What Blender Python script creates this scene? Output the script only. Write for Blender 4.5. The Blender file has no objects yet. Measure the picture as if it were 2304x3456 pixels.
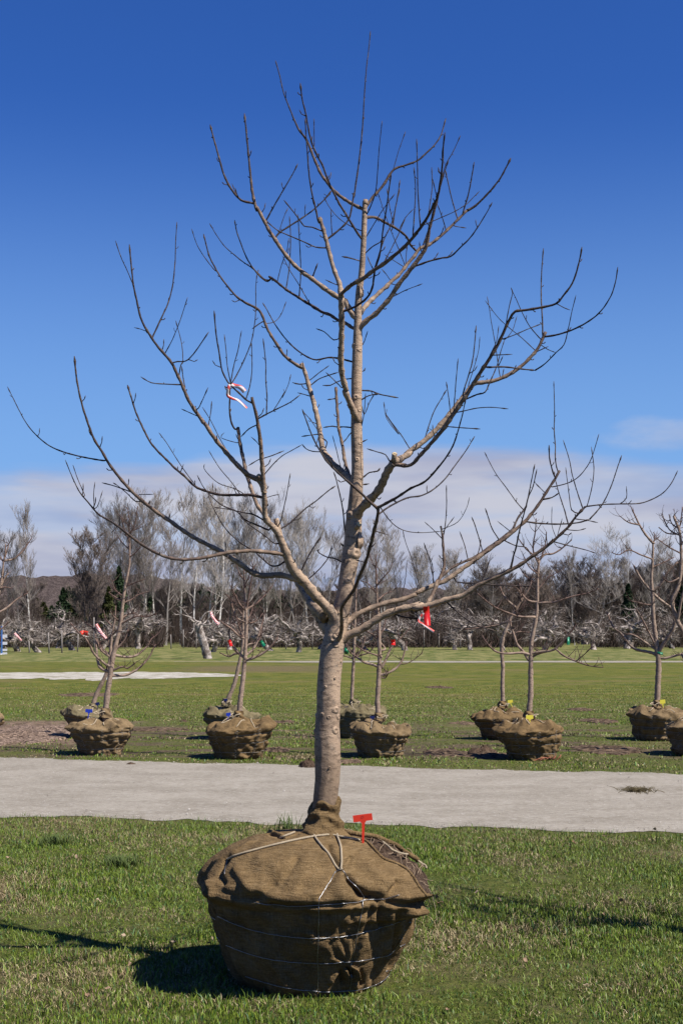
import bpy, math, random
import numpy as np
from mathutils import Vector, noise
from mathutils.bvhtree import BVHTree

# ---------------------------------------------------------------- camera / light
scene = bpy.context.scene
COL = scene.collection
F, CX, HY, CH = 4800.0, 1152.0, 2130.0, 1.65     # focal length in photo pixels, principal column, horizon row, eye height
cam_d = bpy.data.cameras.new('camera'); cam = bpy.data.objects.new('camera', cam_d); COL.objects.link(cam)
cam.location = (0, 0, CH); cam.rotation_euler = (math.radians(90), 0, 0)
cam_d.sensor_fit = 'VERTICAL'; cam_d.sensor_height = 36; cam_d.sensor_width = 24
cam_d.lens = 50; cam_d.shift_y = (HY-1728)/3456; cam_d.clip_start = .1; cam_d.clip_end = 6000
scene.camera = cam

SUN = Vector((0.72, -0.42, 1.0)).normalized()
world = bpy.data.worlds.new('World'); scene.world = world; world.use_nodes = True
sun_d = bpy.data.lights.new('sun', 'SUN'); sun_d.energy = 5.0; sun_d.angle = math.radians(.5); sun_d.color = (1, .95, .87)
sun = bpy.data.objects.new('sun', sun_d); COL.objects.link(sun); sun.rotation_euler = SUN.to_track_quat('Z', 'Y').to_euler()
scene.view_settings.view_transform = 'Standard'; scene.view_settings.look = 'None'
scene.view_settings.exposure = .82; scene.view_settings.gamma = 1
scene.render.engine = 'CYCLES'

class NT:
    def __init__(s, tree): s.t = tree; s.n = tree.nodes; s.l = tree.links
    def add(s, typ, ins=None, **kw):
        nd = s.n.new(typ)
        for k, v in kw.items(): setattr(nd, k, v)
        for k, v in (ins or {}).items():
            sock = nd.inputs[k]
            if isinstance(v, bpy.types.NodeSocket): s.l.new(v, sock)
            else: sock.default_value = v
        return nd
    def math(s, op, a, b=0.0, c=None, clamp=False):
        nd = s.n.new('ShaderNodeMath'); nd.operation = op; nd.use_clamp = clamp
        for i, v in enumerate((a, b) if c is None else (a, b, c)):
            if isinstance(v, bpy.types.NodeSocket): s.l.new(v, nd.inputs[i])
            else: nd.inputs[i].default_value = v
        return nd.outputs[0]
    def mix(s, f, a, b, blend='MIX'):
        nd = s.n.new('ShaderNodeMix'); nd.data_type = 'RGBA'; nd.blend_type = blend
        for k, v in ((0, f), (6, a), (7, b)):
            if isinstance(v, bpy.types.NodeSocket): s.l.new(v, nd.inputs[k])
            else: nd.inputs[k].default_value = v if k == 0 else (*v[:3], 1)
        return nd.outputs[2]
    def step(s, v, lo, hi):
        nd = s.n.new('ShaderNodeMapRange'); nd.interpolation_type = 'SMOOTHSTEP'
        s.l.new(v, nd.inputs[0])
        nd.inputs[1].default_value = lo; nd.inputs[2].default_value = hi
        return nd.outputs[0]
    def noise(s, vec, scale, detail=4, rough=.55, out=0):
        nd = s.n.new('ShaderNodeTexNoise'); s.l.new(vec, nd.inputs['Vector'])
        nd.inputs['Scale'].default_value = scale; nd.inputs['Detail'].default_value = detail; nd.inputs['Roughness'].default_value = rough
        return nd.outputs[out]
    def mapping(s, vec, scale=(1, 1, 1), loc=(0, 0, 0)):
        nd = s.n.new('ShaderNodeMapping'); s.l.new(vec, nd.inputs[0])
        nd.inputs['Scale'].default_value = scale; nd.inputs['Location'].default_value = loc
        return nd.outputs[0]

def build_world():
    w = NT(world.node_tree); w.n.clear()
    sky = w.add('ShaderNodeTexSky', sky_type='NISHITA', sun_disc=False)
    sky.sun_elevation = math.asin(SUN.z); sky.sun_rotation = math.atan2(SUN.x, SUN.y)
    sky.altitude = 300; sky.air_density = 1.0; sky.dust_density = .3; sky.ozone_density = 2.5
    g = w.add('ShaderNodeTexCoord').outputs['Generated']
    sep = w.add('ShaderNodeSeparateXYZ', {0: g})
    X, Y, Z = sep.outputs
    hs = w.add('ShaderNodeHueSaturation', {'Color': w.mix(1.0, sky.outputs[0], (.64, .94, 1.62), 'MULTIPLY'), 'Saturation': 1.07, 'Value': SKYV, 'Hue': .503})
    # cloud bank low over the horizon
    n1 = w.noise(w.mapping(g, (1, 1, 1)), 5.0, 3, .45)
    n2 = w.noise(w.mapping(g, (2.2, 2.2, 17), (3, 1, 0)), 3.0, 5, .5)
    topv = w.math('MULTIPLY_ADD', n1, .055, .090)
    edge = w.math('SUBTRACT', topv, Z)
    soft = w.math('MULTIPLY_ADD', n2, .028, -.012)
    m = w.step(w.math('ADD', edge, soft), -.006, .012)
    gaps = w.step(n2, .36, .58)
    m = w.math('MULTIPLY', m, w.math('MULTIPLY_ADD', gaps, .30, .70))
    n3 = w.noise(w.mapping(g, (3, 3, 9)), 4.0, 5, .6)     # loose puffs to the right
    puff = w.math('MULTIPLY', w.step(n3, .60, .72), w.math('MULTIPLY', w.step(Z, .05, .12), w.math('SUBTRACT', 1.0, w.step(Z, .13, .17))))
    ex = w.math('MULTIPLY', w.math('SUBTRACT', X, .222), 22.0); ez = w.math('MULTIPLY', w.math('SUBTRACT', Z, .134), 95.0)
    e2 = w.math('ADD', w.math('MULTIPLY', ex, ex), w.math('MULTIPLY', ez, ez)); e2 = w.math('ADD', e2, w.math('MULTIPLY_ADD', n3, 5.0, -2.3))
    blob = w.math('MULTIPLY', w.math('SUBTRACT', 1.0, w.step(e2, -.6, 1.5)), .62)
    puff = w.math('MAXIMUM', w.math('MULTIPLY', puff, w.math('MULTIPLY', w.step(X, .12, .2), .45)), blob)
    m = w.math('MAXIMUM', m, w.math('MULTIPLY', puff, .7))
    n4 = w.noise(w.mapping(g, (2, 2, 11), (1, 5, 2)), 3.5, 5, .5)
    cc = w.mix(w.step(n4, .3, .65), (4.3, 4.65, 6.4), (6.3, 6.5, 7.6))
    m = w.math('MULTIPLY', m, w.step(Y, -.25, .25))
    low = w.mix(w.math('SUBTRACT', 1.0, w.step(Z, .06, .36)), hs.outputs[0], (2.7, 5.2, 9.3))
    low = w.mix(w.math('MULTIPLY', w.step(Y, -.1, .3), .80), hs.outputs[0], low)
    c = w.mix(m, low, cc)
    bg = w.add('ShaderNodeBackground', {0: c, 1: .051})
    out = w.add('ShaderNodeOutputWorld', {0: bg.outputs[0]})
SKYV = .80
build_world()

# ---------------------------------------------------------------- helpers
def at(x, y, d):                      # photo pixel at distance d -> world point
    return Vector(((x-CX)*d/F, d, CH-(y-HY)*d/F))
def gd(y): return CH*F/(y-HY)         # distance of the ground seen at row y
def gx(x, d): return (x-CX)*d/F

def tag(o, label=None, cat=None, group=None, kind=None):
    if label: o['label'] = label
    if cat: o['category'] = cat
    if group: o['group'] = group
    if kind: o['kind'] = kind
    return o
def empty(name, loc, label=None, cat=None, group=None):
    o = bpy.data.objects.new(name, None); COL.objects.link(o); o.location = loc
    return tag(o, label, cat, group)

class MB:
    def __init__(s): s.v = []; s.f = []; s.a = []; s.n = 0
    def add(s, v, f, a=None):
        v = np.asarray(v, dtype=float); s.v.append(v)
        s.f += [tuple(int(i)+s.n for i in q) for q in f]
        s.a.append(np.full(len(v), 0. if a is None else a) if np.isscalar(a) or a is None else np.asarray(a)); s.n += len(v)
    def tube(s, P, R, sides=6, cap=True):
        P = np.asarray(P, float); R = np.asarray(R, float); n = len(P)
        T = np.gradient(P, axis=0); T /= np.linalg.norm(T, axis=1)[:, None]+1e-9
        u = np.cross(T[0], (0, 1, .13)); u /= np.linalg.norm(u)+1e-9
        ang = np.linspace(0, 2*math.pi, sides, endpoint=False); ca, sa = np.cos(ang)[:, None], np.sin(ang)[:, None]
        V = []
        for i in range(n):
            u = u-T[i]*np.dot(u, T[i]); u /= np.linalg.norm(u)+1e-9
            w = np.cross(T[i], u); V.append(P[i]+R[i]*(ca*u+sa*w))
        Fc = []
        for i in range(n-1):
            for k in range(sides):
                a = i*sides+k; b = i*sides+(k+1) % sides
                Fc.append((a, b, b+sides, a+sides))
        if cap:
            Fc.append(tuple(range(sides))[::-1]); Fc.append(tuple((n-1)*sides+k for k in range(sides)))
        s.add(np.concatenate(V), Fc, np.repeat(R, sides))
    def segs(s, S):                   # array rows: p0 p1 r0 r1 -> three sided prisms
        S = np.asarray(S, float); n = len(S)
        if not n: return
        p0, p1, r0, r1 = S[:, :3], S[:, 3:6], S[:, 6], S[:, 7]
        T = p1-p0; T /= np.linalg.norm(T, axis=1)[:, None]+1e-9
        ref = np.where(np.abs(T[:, 1:2]) > .9, np.array([[1., 0, 0]]), np.array([[0, 1., 0]]))
        u = np.cross(T, ref); u /= np.linalg.norm(u, axis=1)[:, None]+1e-9; w = np.cross(T, u)
        V = np.zeros((n, 6, 3))
        for k in range(3):
            c, d = math.cos(k*2.0944+.4), math.sin(k*2.0944+.4)
            V[:, k] = p0+r0[:, None]*(c*u+d*w); V[:, 3+k] = p1+r1[:, None]*(c*u+d*w)
        base = np.arange(n)[:, None]*6
        Fq = np.concatenate([base+np.array([[0, 1, 4, 3]]), base+np.array([[1, 2, 5, 4]]), base+np.array([[2, 0, 3, 5]])])
        s.add(V.reshape(-1, 3), Fq, np.repeat(r0, 6))
    def box(s, c, d, rot=0):
        c = np.array(c); d = np.array(d)/2
        v = np.array([(x, y, z) for x in (-1, 1) for y in (-1, 1) for z in (-1, 1)])*d
        if rot:
            ca, sa = math.cos(rot), math.sin(rot); v = np.stack([v[:, 0]*ca-v[:, 1]*sa, v[:, 0]*sa+v[:, 1]*ca, v[:, 2]], 1)
        s.add(v+c, [(0, 1, 3, 2), (4, 6, 7, 5), (0, 4, 5, 1), (2, 3, 7, 6), (0, 2, 6, 4), (1, 5, 7, 3)])
    def grid(s, V, closed=False):      # V: rows x cols x 3
        V = np.asarray(V); r, c = V.shape[:2]; Fc = []
        for i in range(r-1):
            for k in range(c if closed else c-1):
                a = i*c+k; b = i*c+(k+1) % c
                Fc.append((a, b, b+c, a+c))
        s.add(V.reshape(-1, 3), Fc)
    def mesh(s, name, mat, smooth=True, origin=(0, 0, 0)):
        m = bpy.data.meshes.new(name)
        V = np.concatenate(s.v)-np.array(origin) if s.v else np.zeros((0, 3))
        m.from_pydata(V.tolist(), [], s.f)
        at_ = m.attributes.new('rad', 'FLOAT', 'POINT'); at_.data.foreach_set('value', np.concatenate(s.a).astype(np.float32))
        if smooth: m.polygons.foreach_set('use_smooth', [True]*len(m.polygons))
        if mat: m.materials.append(mat)
        m.update(); return m
    def build(s, name, mat, parent=None, smooth=True, origin=None):
        """link the collected shapes (world coordinates) as one mesh object"""
        org = Vector(origin) if origin is not None else Vector((0, 0, 0))
        poff = world_loc(parent) if parent else Vector((0, 0, 0))
        if parent and origin is None: org = poff
        o = bpy.data.objects.new(name, s.mesh(name, mat, smooth, tuple(org))); COL.objects.link(o)
        if parent: o.parent = parent; o.location = org-poff
        else: o.location = org
        return o
def world_loc(o):
    v = Vector(o.location)
    while o.parent: o = o.parent; v = v+Vector(o.location)
    return v

def catmull(P, step):
    P = np.asarray(P, float); n = len(P)
    if n == 2: P = np.array([P[0], (P[0]+P[1])/2, P[1]]); n = 3
    Q = np.vstack([2*P[0]-P[1], P, 2*P[-1]-P[-2]]); out = []; 
    for i in range(n-1):
        a, b, c, d = Q[i], Q[i+1], Q[i+2], Q[i+3]
        k = max(2, int(np.linalg.norm(c[:3]-b[:3])/step)+1)
        for t in np.linspace(0, 1, k, endpoint=False):
            out.append(.5*((2*b)+(-a+c)*t+(2*a-5*b+4*c-d)*t*t+(-a+3*b-3*c+d)*t**3))
    out.append(P[-1]); return np.array(out)

# ---------------------------------------------------------------- materials
ALB = .68
def mat(name, fn, rough=.8, spec=.25, bump=None):
    m = bpy.data.materials.new(name); m.use_nodes = True; t = NT(m.node_tree); t.n.clear()
    pos = t.add('ShaderNodeTexCoord').outputs['Object']
    c = fn(t, pos)
    b = t.add('ShaderNodeBsdfPrincipled', {'Roughness': rough, 'Specular IOR Level': spec})
    if isinstance(c, tuple) and len(c) in (3, 4) and not isinstance(c[0], bpy.types.NodeSocket): b.inputs['Base Color'].default_value = (*c[:3], 1)
    elif isinstance(c, tuple):
        t.l.new(c[0], b.inputs['Base Color'])
        bm = t.add('ShaderNodeBump', {'Height': c[1], 'Distance': c[2], 'Strength': 1.0}); t.l.new(bm.outputs[0], b.inputs['Normal'])
    else: t.l.new(c, b.inputs['Base Color'])
    bc = b.inputs['Base Color']
    if bc.is_linked: t.l.new(t.mix(1.0, bc.links[0].from_socket, (ALB, ALB, ALB), 'MULTIPLY'), bc)
    else: bc.default_value = (*[v*ALB for v in bc.default_value[:3]], 1)
    t.add('ShaderNodeOutputMaterial', {0: b.outputs[0]})
    return m

def f_bark(t, p, tan=(.49, .350, .240), mid=(.155, .095, .066), dark=(.022, .013, .016), lo=.0034, hi=.0100, soil=False):
    r = t.add('ShaderNodeAttribute', attribute_name='rad').outputs['Fac']
    n = t.noise(p, 28, 5, .6); n2 = t.noise(t.mapping(p, (12, 12, 34)), 2.0, 5, .7)
    rr = t.math('MULTIPLY_ADD', n, .0030, r); rr = t.math('SUBTRACT', rr, .0015)
    c = t.mix(t.step(rr, lo, hi), dark, mid); c = t.mix(t.step(rr, hi*.62, hi*1.35), c, tan)
    c = t.mix(t.step(n2, .47, .66), c, t.mix(.72, c, (.085, .055, .04)))
    c = t.mix(t.math('MULTIPLY', t.step(n, .55, .75), .5), c, (.30, .27, .22))
    sp = t.add('ShaderNodeTexVoronoi', {'Vector': t.mapping(p, (60, 60, 150)), 'Scale': 1.0}).outputs['Distance']
    c = t.mix(t.math('MULTIPLY', t.math('SUBTRACT', 1.0, t.step(sp, .10, .26)), .75), c, (.06, .042, .035))
    c = t.mix(t.math('MULTIPLY', t.step(t.noise(p, 7, 4, .6), .50, .66), .55), c, (.13, .085, .058))
    if soil:
        z = t.add('ShaderNodeSeparateXYZ', {0: p}).outputs[2]
        c = t.mix(t.math('MULTIPLY', t.math('SUBTRACT', 1.0, t.step(t.math('MULTIPLY_ADD', n, .35, z), 1.0, 1.5)), .62), c, (.15, .10, .06))
    h = t.math('ADD', t.math('MULTIPLY', n2, .8), t.math('MULTIPLY', t.noise(p, 160, 3), .6))
    return (c, h, .0035)
BARK = mat('apple_bark', lambda t, p: f_bark(t, p), .72, .3)
BARKT = mat('trunk_bark', lambda t, p: f_bark(t, p, soil=True), .72, .3)
BARKB = mat('nursery_bark', lambda t, p: f_bark(t, p, (.40, .29, .215), (.24, .15, .115), (.11, .06, .05), .004, .014), .75)
def f_old(t, p):
    n = t.noise(p, 3.0, 5, .65); n2 = t.noise(t.mapping(p, (8, 8, 2)), 3, 4)
    c = t.mix(t.step(n, .42, .60), (.085, .058, .045), (.58, .50, .45))
    return (t.mix(t.math('MULTIPLY', n2, .5), c, (.34, .30, .26)), n2, .03)
OLDBARK = mat('lichen_bark', f_old)
def f_wood(t, p):
    oi = t.add('ShaderNodeObjectInfo').outputs['Random']
    n = t.noise(p, .9, 3)
    c = t.mix(oi, (.19, .155, .13), (.36, .32, .285))
    return t.mix(t.step(n, .4, .65), c, t.mix(.5, c, (.40, .36, .33)))
WOODBARK = mat('woodland_bark', f_wood)
def f_birch(t, p):
    n = t.noise(t.mapping(p, (2, 2, 1.2)), 2.5, 4, .65)
    return t.mix(t.step(n, .40, .56), (.20, .17, .15), (.62, .59, .55))
BIRCH = mat('pale_bark', f_birch)
def f_burlap(t, p, base=(.225, .142, .062), dk=(.130, .080, .034), sc=1.0):
    n = t.noise(p, 9*sc, 5, .6); n2 = t.noise(p, 42*sc, 4, .6)
    c = t.mix(t.step(n, .34, .68), dk, base)
    c = t.mix(t.math('MULTIPLY', t.step(n2, .5, .8), .45), c, (.30, .215, .12))
    wv = t.add('ShaderNodeTexWave', {'Vector': p, 'Scale': 105.0, 'Distortion': 1.2, 'Detail': 2.0, 'Detail Scale': 2.0}, bands_direction='Z').outputs['Fac']
    wh = t.add('ShaderNodeTexWave', {'Vector': p, 'Scale': 105.0, 'Distortion': 1.2, 'Detail': 2.0, 'Detail Scale': 2.0}, bands_direction='X').outputs['Fac']
    w = t.math('MULTIPLY', wv, wh)
    c = t.mix(t.math('MULTIPLY', w, .35), c, (.33, .25, .15))
    th_ = t.noise(t.mapping(p, (18, 18, 330)), 1.0, 2, .5); tv = t.noise(t.mapping(p, (260, 260, 14)), 1.0, 2, .5)
    thr = t.math('ADD', th_, tv)
    c = t.mix(t.math('MULTIPLY', t.step(thr, .98, 1.25), .45), c, (.36, .25, .13))
    c = t.mix(t.math('MULTIPLY', t.math('SUBTRACT', 1.0, t.step(thr, .72, .96)), .45), c, (.06, .036, .016))
    h = t.math('ADD', t.math('MULTIPLY', thr, .9), t.math('ADD', n2, n))
    return (c, h, .006)
BURLAP = mat('burlap', lambda t, p: f_burlap(t, p), .95, .1)
BURLAPB = mat('dusty_burlap', lambda t, p: f_burlap(t, p, (.28, .195, .105), (.155, .105, .054)), .95, .1)
BURLAPG = mat('greenish_burlap', lambda t, p: f_burlap(t, p, (.23, .20, .115), (.14, .12, .065)), .95, .1)
def f_soil(t, p):
    n = t.noise(p, 45, 6, .7); n2 = t.noise(p, 12, 3)
    return (t.mix(t.step(n, .35, .7), (.045, .028, .018), (.17, .115, .08)), t.math('ADD', n, n2), .02)
SOIL = mat('soil', f_soil, .95, .1)
ROPE = mat('jute_rope', lambda t, p: (t.mix(t.noise(p, 300, 2), (.48, .36, .22), (.80, .68, .50)), t.add('ShaderNodeTexWave', {'Vector': p, 'Scale': 160.0}, bands_direction='DIAGONAL').outputs['Fac'], .002), .9)
WIRE = mat('galvanised_wire', lambda t, p: t.mix(t.noise(p, 30, 3), (.25, .25, .26), (.45, .45, .46)), .35, .6)
WIRE.node_tree.nodes['Principled BSDF'].inputs['Metallic'].default_value = .8
RUSTW = mat('dull_wire', lambda t, p: (.30, .27, .23), .5)
CUT = mat('fresh_cut_wood', lambda t, p: t.mix(t.noise(p, 90, 3), (.62, .42, .20), (.78, .62, .38)), .8)
def plastic(name, c, r=.35): return mat(name, lambda t, p: t.mix(t.noise(p, 60, 2), c, tuple(min(1, v*1.25) for v in c)), r, .45)
RED = plastic('red_plastic', (.72, .045, .02)); REDR = plastic('red_ribbon', (.55, .012, .008), .3)
BLUE = plastic('blue_plastic', (.01, .04, .42)); NAVY = plastic('navy_plastic', (.006, .012, .09))
YEL = plastic('yellow_plastic', (.82, .70, .07)); GRN = plastic('green_ribbon', (.006, .16, .07))
def f_stripe(t, p):
    w = t.add('ShaderNodeTexWave', {'Vector': p, 'Scale': 16.0, 'Distortion': 1.5}, bands_direction='DIAGONAL').outputs['Fac']
    return t.mix(t.step(w, .42, .56), (.90, .80, .78), (.75, .10, .08))
STRIPE = mat('striped_ribbon', f_stripe, .4, .4)
WHITE = mat('white_paint', lambda t, p: (.80, .80, .82), .5); ORANGE = mat('orange_sheeting', lambda t, p: (.85, .20, .03), .4)
POSTM = mat('weathered_post', lambda t, p: t.mix(t.noise(p, 6, 3), (.20, .17, .15), (.40, .36, .33)), .9)
BLUEP = mat('blue_post', lambda t, p: (.07, .20, .52), .5)

def f_ground(t, p):
    sep = t.add('ShaderNodeSeparateXYZ', {0: p}); X, Y, Z = sep.outputs
    fine = t.noise(p, 22, 6, .75); mid = t.noise(p, 2.6, 5, .6); big = t.noise(t.mapping(p, (.25, .7, 1)), .8, 5, .6)
    far = t.noise(t.mapping(p, (.05, .35, 1)), .9, 5, .65)
    g = t.mix(t.step(fine, .35, .68), (.052, .076, .012), (.16, .165, .040))
    g = t.mix(t.math('MULTIPLY', t.step(mid, .46, .68), .6), g, (.17, .14, .075))
    g = t.mix(t.math('MULTIPLY', t.step(big, .50, .66), .6), g, (.185, .145, .075))
    # streaky far lawn
    mm = t.noise(t.mapping(p, (.9, 1.6, 1)), 1.3, 6, .72); mt = t.noise(t.mapping(p, (.22, .5, 1), (7, 3, 0)), 1.0, 5, .62)
    fl = t.mix(t.step(mm, .36, .64), (.066, .096, .010), (.205, .188, .040))
    fl = t.mix(t.math('MULTIPLY', t.step(mt, .50, .66), .62), fl, (.215, .160, .070))
    fl = t.mix(t.math('MULTIPLY', t.step(far, .52, .66), .5), fl, (.085, .125, .025))
    c = t.mix(t.step(Y, 24, 40), g, fl)
    # drier, paler grass beyond the far lane
    d1 = t.noise(t.mapping(p, (.9, .25, 1), (3, 3, 0)), 1.0, 6, .75)
    dry = t.mix(t.step(d1, .38, .62), (.085, .115, .022), (.27, .245, .095))
    c = t.mix(t.step(t.math('MULTIPLY_ADD', far, 6.0, Y), 76.5, 80), c, dry)
    # bare soil worked up between the root balls
    dn = t.noise(t.mapping(p, (.55, 1.3, 1), (4, 2, 0)), 1.0, 5, .6)
    band = t.math('MULTIPLY', t.step(Y, 17.6, 19.2), t.math('SUBTRACT', 1.0, t.step(Y, 23, 27)))
    dm = t.math('MULTIPLY', t.step(dn, .49, .56), band)
    dirt = t.mix(t.step(fine, .3, .7), (.055, .035, .024), (.20, .145, .10))
    c = t.mix(t.math('MULTIPLY', dm, .85), c, dirt)
    ne = t.math('SUBTRACT', Y, t.math('MULTIPLY_ADD', X, -.187, 12.12)); fe = t.math('SUBTRACT', t.math('MULTIPLY_ADD', X, -.25, 17.35), Y)
    vg = t.math('SUBTRACT', 1.0, t.step(t.math('ADD', t.math('ABSOLUTE', t.math('MAXIMUM', ne, fe)) , t.math('MULTIPLY_ADD', mid, 1.2, -.6)), .20, .70))
    c = t.mix(t.math('MULTIPLY', vg, .8), c, t.mix(t.step(fine, .35, .65), (.12, .09, .06), (.34, .29, .22)))
    # wood chip mulch at the left
    lx = t.math('SUBTRACT', 1.0, t.step(t.math('MULTIPLY_ADD', mid, .9, X), -3.6, -2.9))
    my = t.math('MULTIPLY', t.step(t.math('MULTIPLY_ADD', mid, 1.0, Y), 20.9, 21.4), t.math('SUBTRACT', 1.0, t.step(t.math('MULTIPLY_ADD', mid, 1.2, Y), 26.2, 27.2)))
    c = t.mix(t.math('MULTIPLY', t.math('MULTIPLY', lx, my), .9), c, t.mix(t.step(t.noise(t.mapping(p, (5, 12, 1)), 1.0, 5, .75), .42, .60), (.06, .035, .025), (.42, .29, .21)))
    # brown worn strip past the sand
    bs = t.math('MULTIPLY', t.step(t.math('MULTIPLY_ADD', far, 4., Y), 58.5, 60.5), t.math('SUBTRACT', 1.0, t.step(t.math('MULTIPLY_ADD', far, 5., Y), 68, 73)))
    bs = t.math('MULTIPLY', bs, t.math('MULTIPLY', t.step(X, -8.5, -5), t.math('SUBTRACT', 1.0, t.step(X, -2.5, 1))))
    c = t.mix(t.math('MULTIPLY', bs, .75), c, (.17, .125, .07))
    return (c, t.math('ADD', fine, t.math('MULTIPLY', mid, 1.5)), .03)
GROUND = mat('grass_ground', f_ground, .95, .1)
DIRT = mat('turned_soil', lambda t, p: (t.mix(t.step(t.noise(p, 9, 6, .7), .36, .66), (.045, .028, .019), (.235, .165, .11)), t.noise(p, 22, 5, .7), .03), .95, .1)
MULCH = mat('wood_chips', lambda t, p: (t.mix(t.step(t.noise(t.mapping(p, (1, 1.6, 1)), 13, 5, .8), .42, .60), (.05, .03, .022), (.50, .36, .27)), t.noise(p, 25, 5, .7), .04), .95, .1)
def f_path(t, p):
    n = t.noise(t.mapping(p, (.8, 1.15, 1)), 1.5, 7, .72); n2 = t.noise(t.mapping(p, (1, 1.3, 1)), 13, 8, .88); n3 = t.noise(p, 3, 6, .7)
    c = t.mix(t.step(n, .34, .66), (.275, .240, .190), (.375, .335, .275))
    c = t.mix(t.math('MULTIPLY', t.step(n2, .50, .62), .55), c, (.50, .475, .43))
    c = t.mix(t.math('MULTIPLY', t.math('SUBTRACT', 1.0, t.step(n2, .38, .48)), .55), c, (.15, .135, .115))
    c = t.mix(t.math('MULTIPLY', t.step(n3, .58, .8), .35), c, (.27, .25, .22))
    vo = t.add('ShaderNodeTexVoronoi', {'Vector': p, 'Scale': 11.0}).outputs['Distance']
    c = t.mix(t.math('MULTIPLY', t.math('SUBTRACT', 1.0, t.step(vo, .05, .12)), .6), c, (.70, .68, .64))
    return (c, n2, .006)
PATHM = mat('gravel', f_path, .95, .15)
SANDM = mat('pale_sand', lambda t, p: (t.mix(t.step(t.noise(t.mapping(p, (.7, 1.6, 1)), 1.6, 6, .75), .42, .56), (.22, .19, .12), (.62, .58, .51)), t.noise(p, 8, 3), .03), .95)
def f_blade(t, p):
    a = t.add('ShaderNodeAttribute', attribute_name='tint').outputs['Color']
    return a
BLADE = mat('grass_blades', f_blade, .55, .35)
BLADE.node_tree.nodes['Principled BSDF'].inputs['Subsurface Weight'].default_value = 0
def f_hill(t, p):
    n = t.noise(p, .05, 6, .75); n2 = t.noise(t.mapping(p, (1, 1, 2)), .35, 4, .7)
    c = t.mix(t.step(n2, .3, .7), (.075, .058, .056), (.165, .130, .120))
    return (t.mix(t.math('MULTIPLY', t.step(n, .5, .75), .3), c, (.06, .07, .05)), n2, 3.0)
HILLM = mat('wooded_hill', f_hill, 1., .0)
CONIF = mat('conifer_foliage', lambda t, p: t.mix(t.noise(p, 1.5, 4), (.012, .028, .012), (.05, .085, .03)), .8, .2)
CEDAR = mat('cedar_foliage', lambda t, p: t.mix(t.noise(p, 1.5, 4), (.035, .042, .010), (.095, .105, .025)), .8, .2)
def f_thicket(t, p):
    n = t.noise(p, .25, 4, .6); n2 = t.noise(p, 2.5, 3)
    c = t.mix(t.step(n, .35, .65), (.062, .045, .036), (.125, .092, .072))
    return t.mix(t.step(n2, .5, .8), c, (.24, .20, .18))
THICK = mat('brush_twigs', f_thicket, .9, .1)

# ---------------------------------------------------------------- setting: ground, path, sand, hills
rng = np.random.default_rng(5)
def near_edge(x): return 12.12-.187*x+.05*np.sin(x*2.3)+.06*np.sin(x*5.1+1)+.03*np.sin(x*13)
def far_edge(x): return 17.35-.25*x+.05*np.sin(x*1.7+2)+.06*np.sin(x*4.3)+.03*np.sin(x*11)
def ground():
    mb = MB(); xs = np.concatenate([[-2500, -800, -300, -100, -40], np.linspace(-14, 14, 57), [40, 100, 300, 800, 2500]])
    ys = np.concatenate([[-60, -10, 0], np.linspace(3, 30, 80), [36, 45, 60, 80, 110, 160, 250, 400, 700, 1200, 3000]])
    V = np.zeros((len(ys), len(xs), 3))
    for i, y in enumerate(ys):
        for k, x in enumerate(xs):
            z = 0
            if 3 < y < 30 and abs(x) < 14:
                ne, fe = near_edge(x), far_edge(x); dist = min(abs(y-ne), abs(y-fe)) if not (ne < y < fe) else 0
                z = noise.noise(Vector((x*.8, y*.8, 0)))*.022*min(1, max(0, dist-.35)*1.5)
            V[i, k] = (x, y, z)
    mb.grid(V); o = mb.build('ground', GROUND); tag(o, kind='structure')
ground()
def sheet(name, xs, lo, hi, z, m, rows=5):
    mb = MB(); V = np.zeros((rows, len(xs), 3))
    for i in range(rows):
        t = i/(rows-1); V[i, :, 0] = xs; V[i, :, 1] = lo*(1-t)+hi*t; V[i, :, 2] = z
    mb.grid(V); return tag(mb.build(name, m), kind='structure')
xs = np.concatenate([np.linspace(-60, -12, 20), np.linspace(-11.9, 11.9, 400), np.linspace(12, 60, 20)])
jit = np.array([noise.noise(Vector((x*7, 3, 0)))*.10+noise.noise(Vector((x*22, 1, 0)))*.07 for x in xs])
clampx = np.clip(xs, -14, 14)
path = sheet('gravel_path', xs, near_edge(clampx)+jit, far_edge(clampx)+np.roll(jit, 40), .004, PATHM)
xs = np.linspace(-24, -3.6, 160)
sj = np.array([noise.noise(Vector((x*.9, 8, 0)))*2.4+noise.noise(Vector((x*3, 8, 0)))*1.3 for x in xs]); sj2 = np.array([noise.noise(Vector((x*.9, 18, 0)))*1.2+noise.noise(Vector((x*3, 1, 0)))*.6 for x in xs])
taper = np.clip((-3.6-xs)/3.5, 0, 1)**.6*np.clip((xs+24)/14, .15, 1)
sheet('sand_patch', xs, 53-4.2*taper+sj*taper, 53+4.2*taper+sj2*taper, .006, SANDM)
xs = np.linspace(-9, 90, 200); lt = np.clip((xs+9)/8, .05, 1)
sheet('lane', xs, 76.5-1.9*lt+.35*np.sin(xs*.8)-.00*xs, 76.5+1.9*lt+.3*np.sin(xs*.5+1), .008, PATHM, 3)

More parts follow.
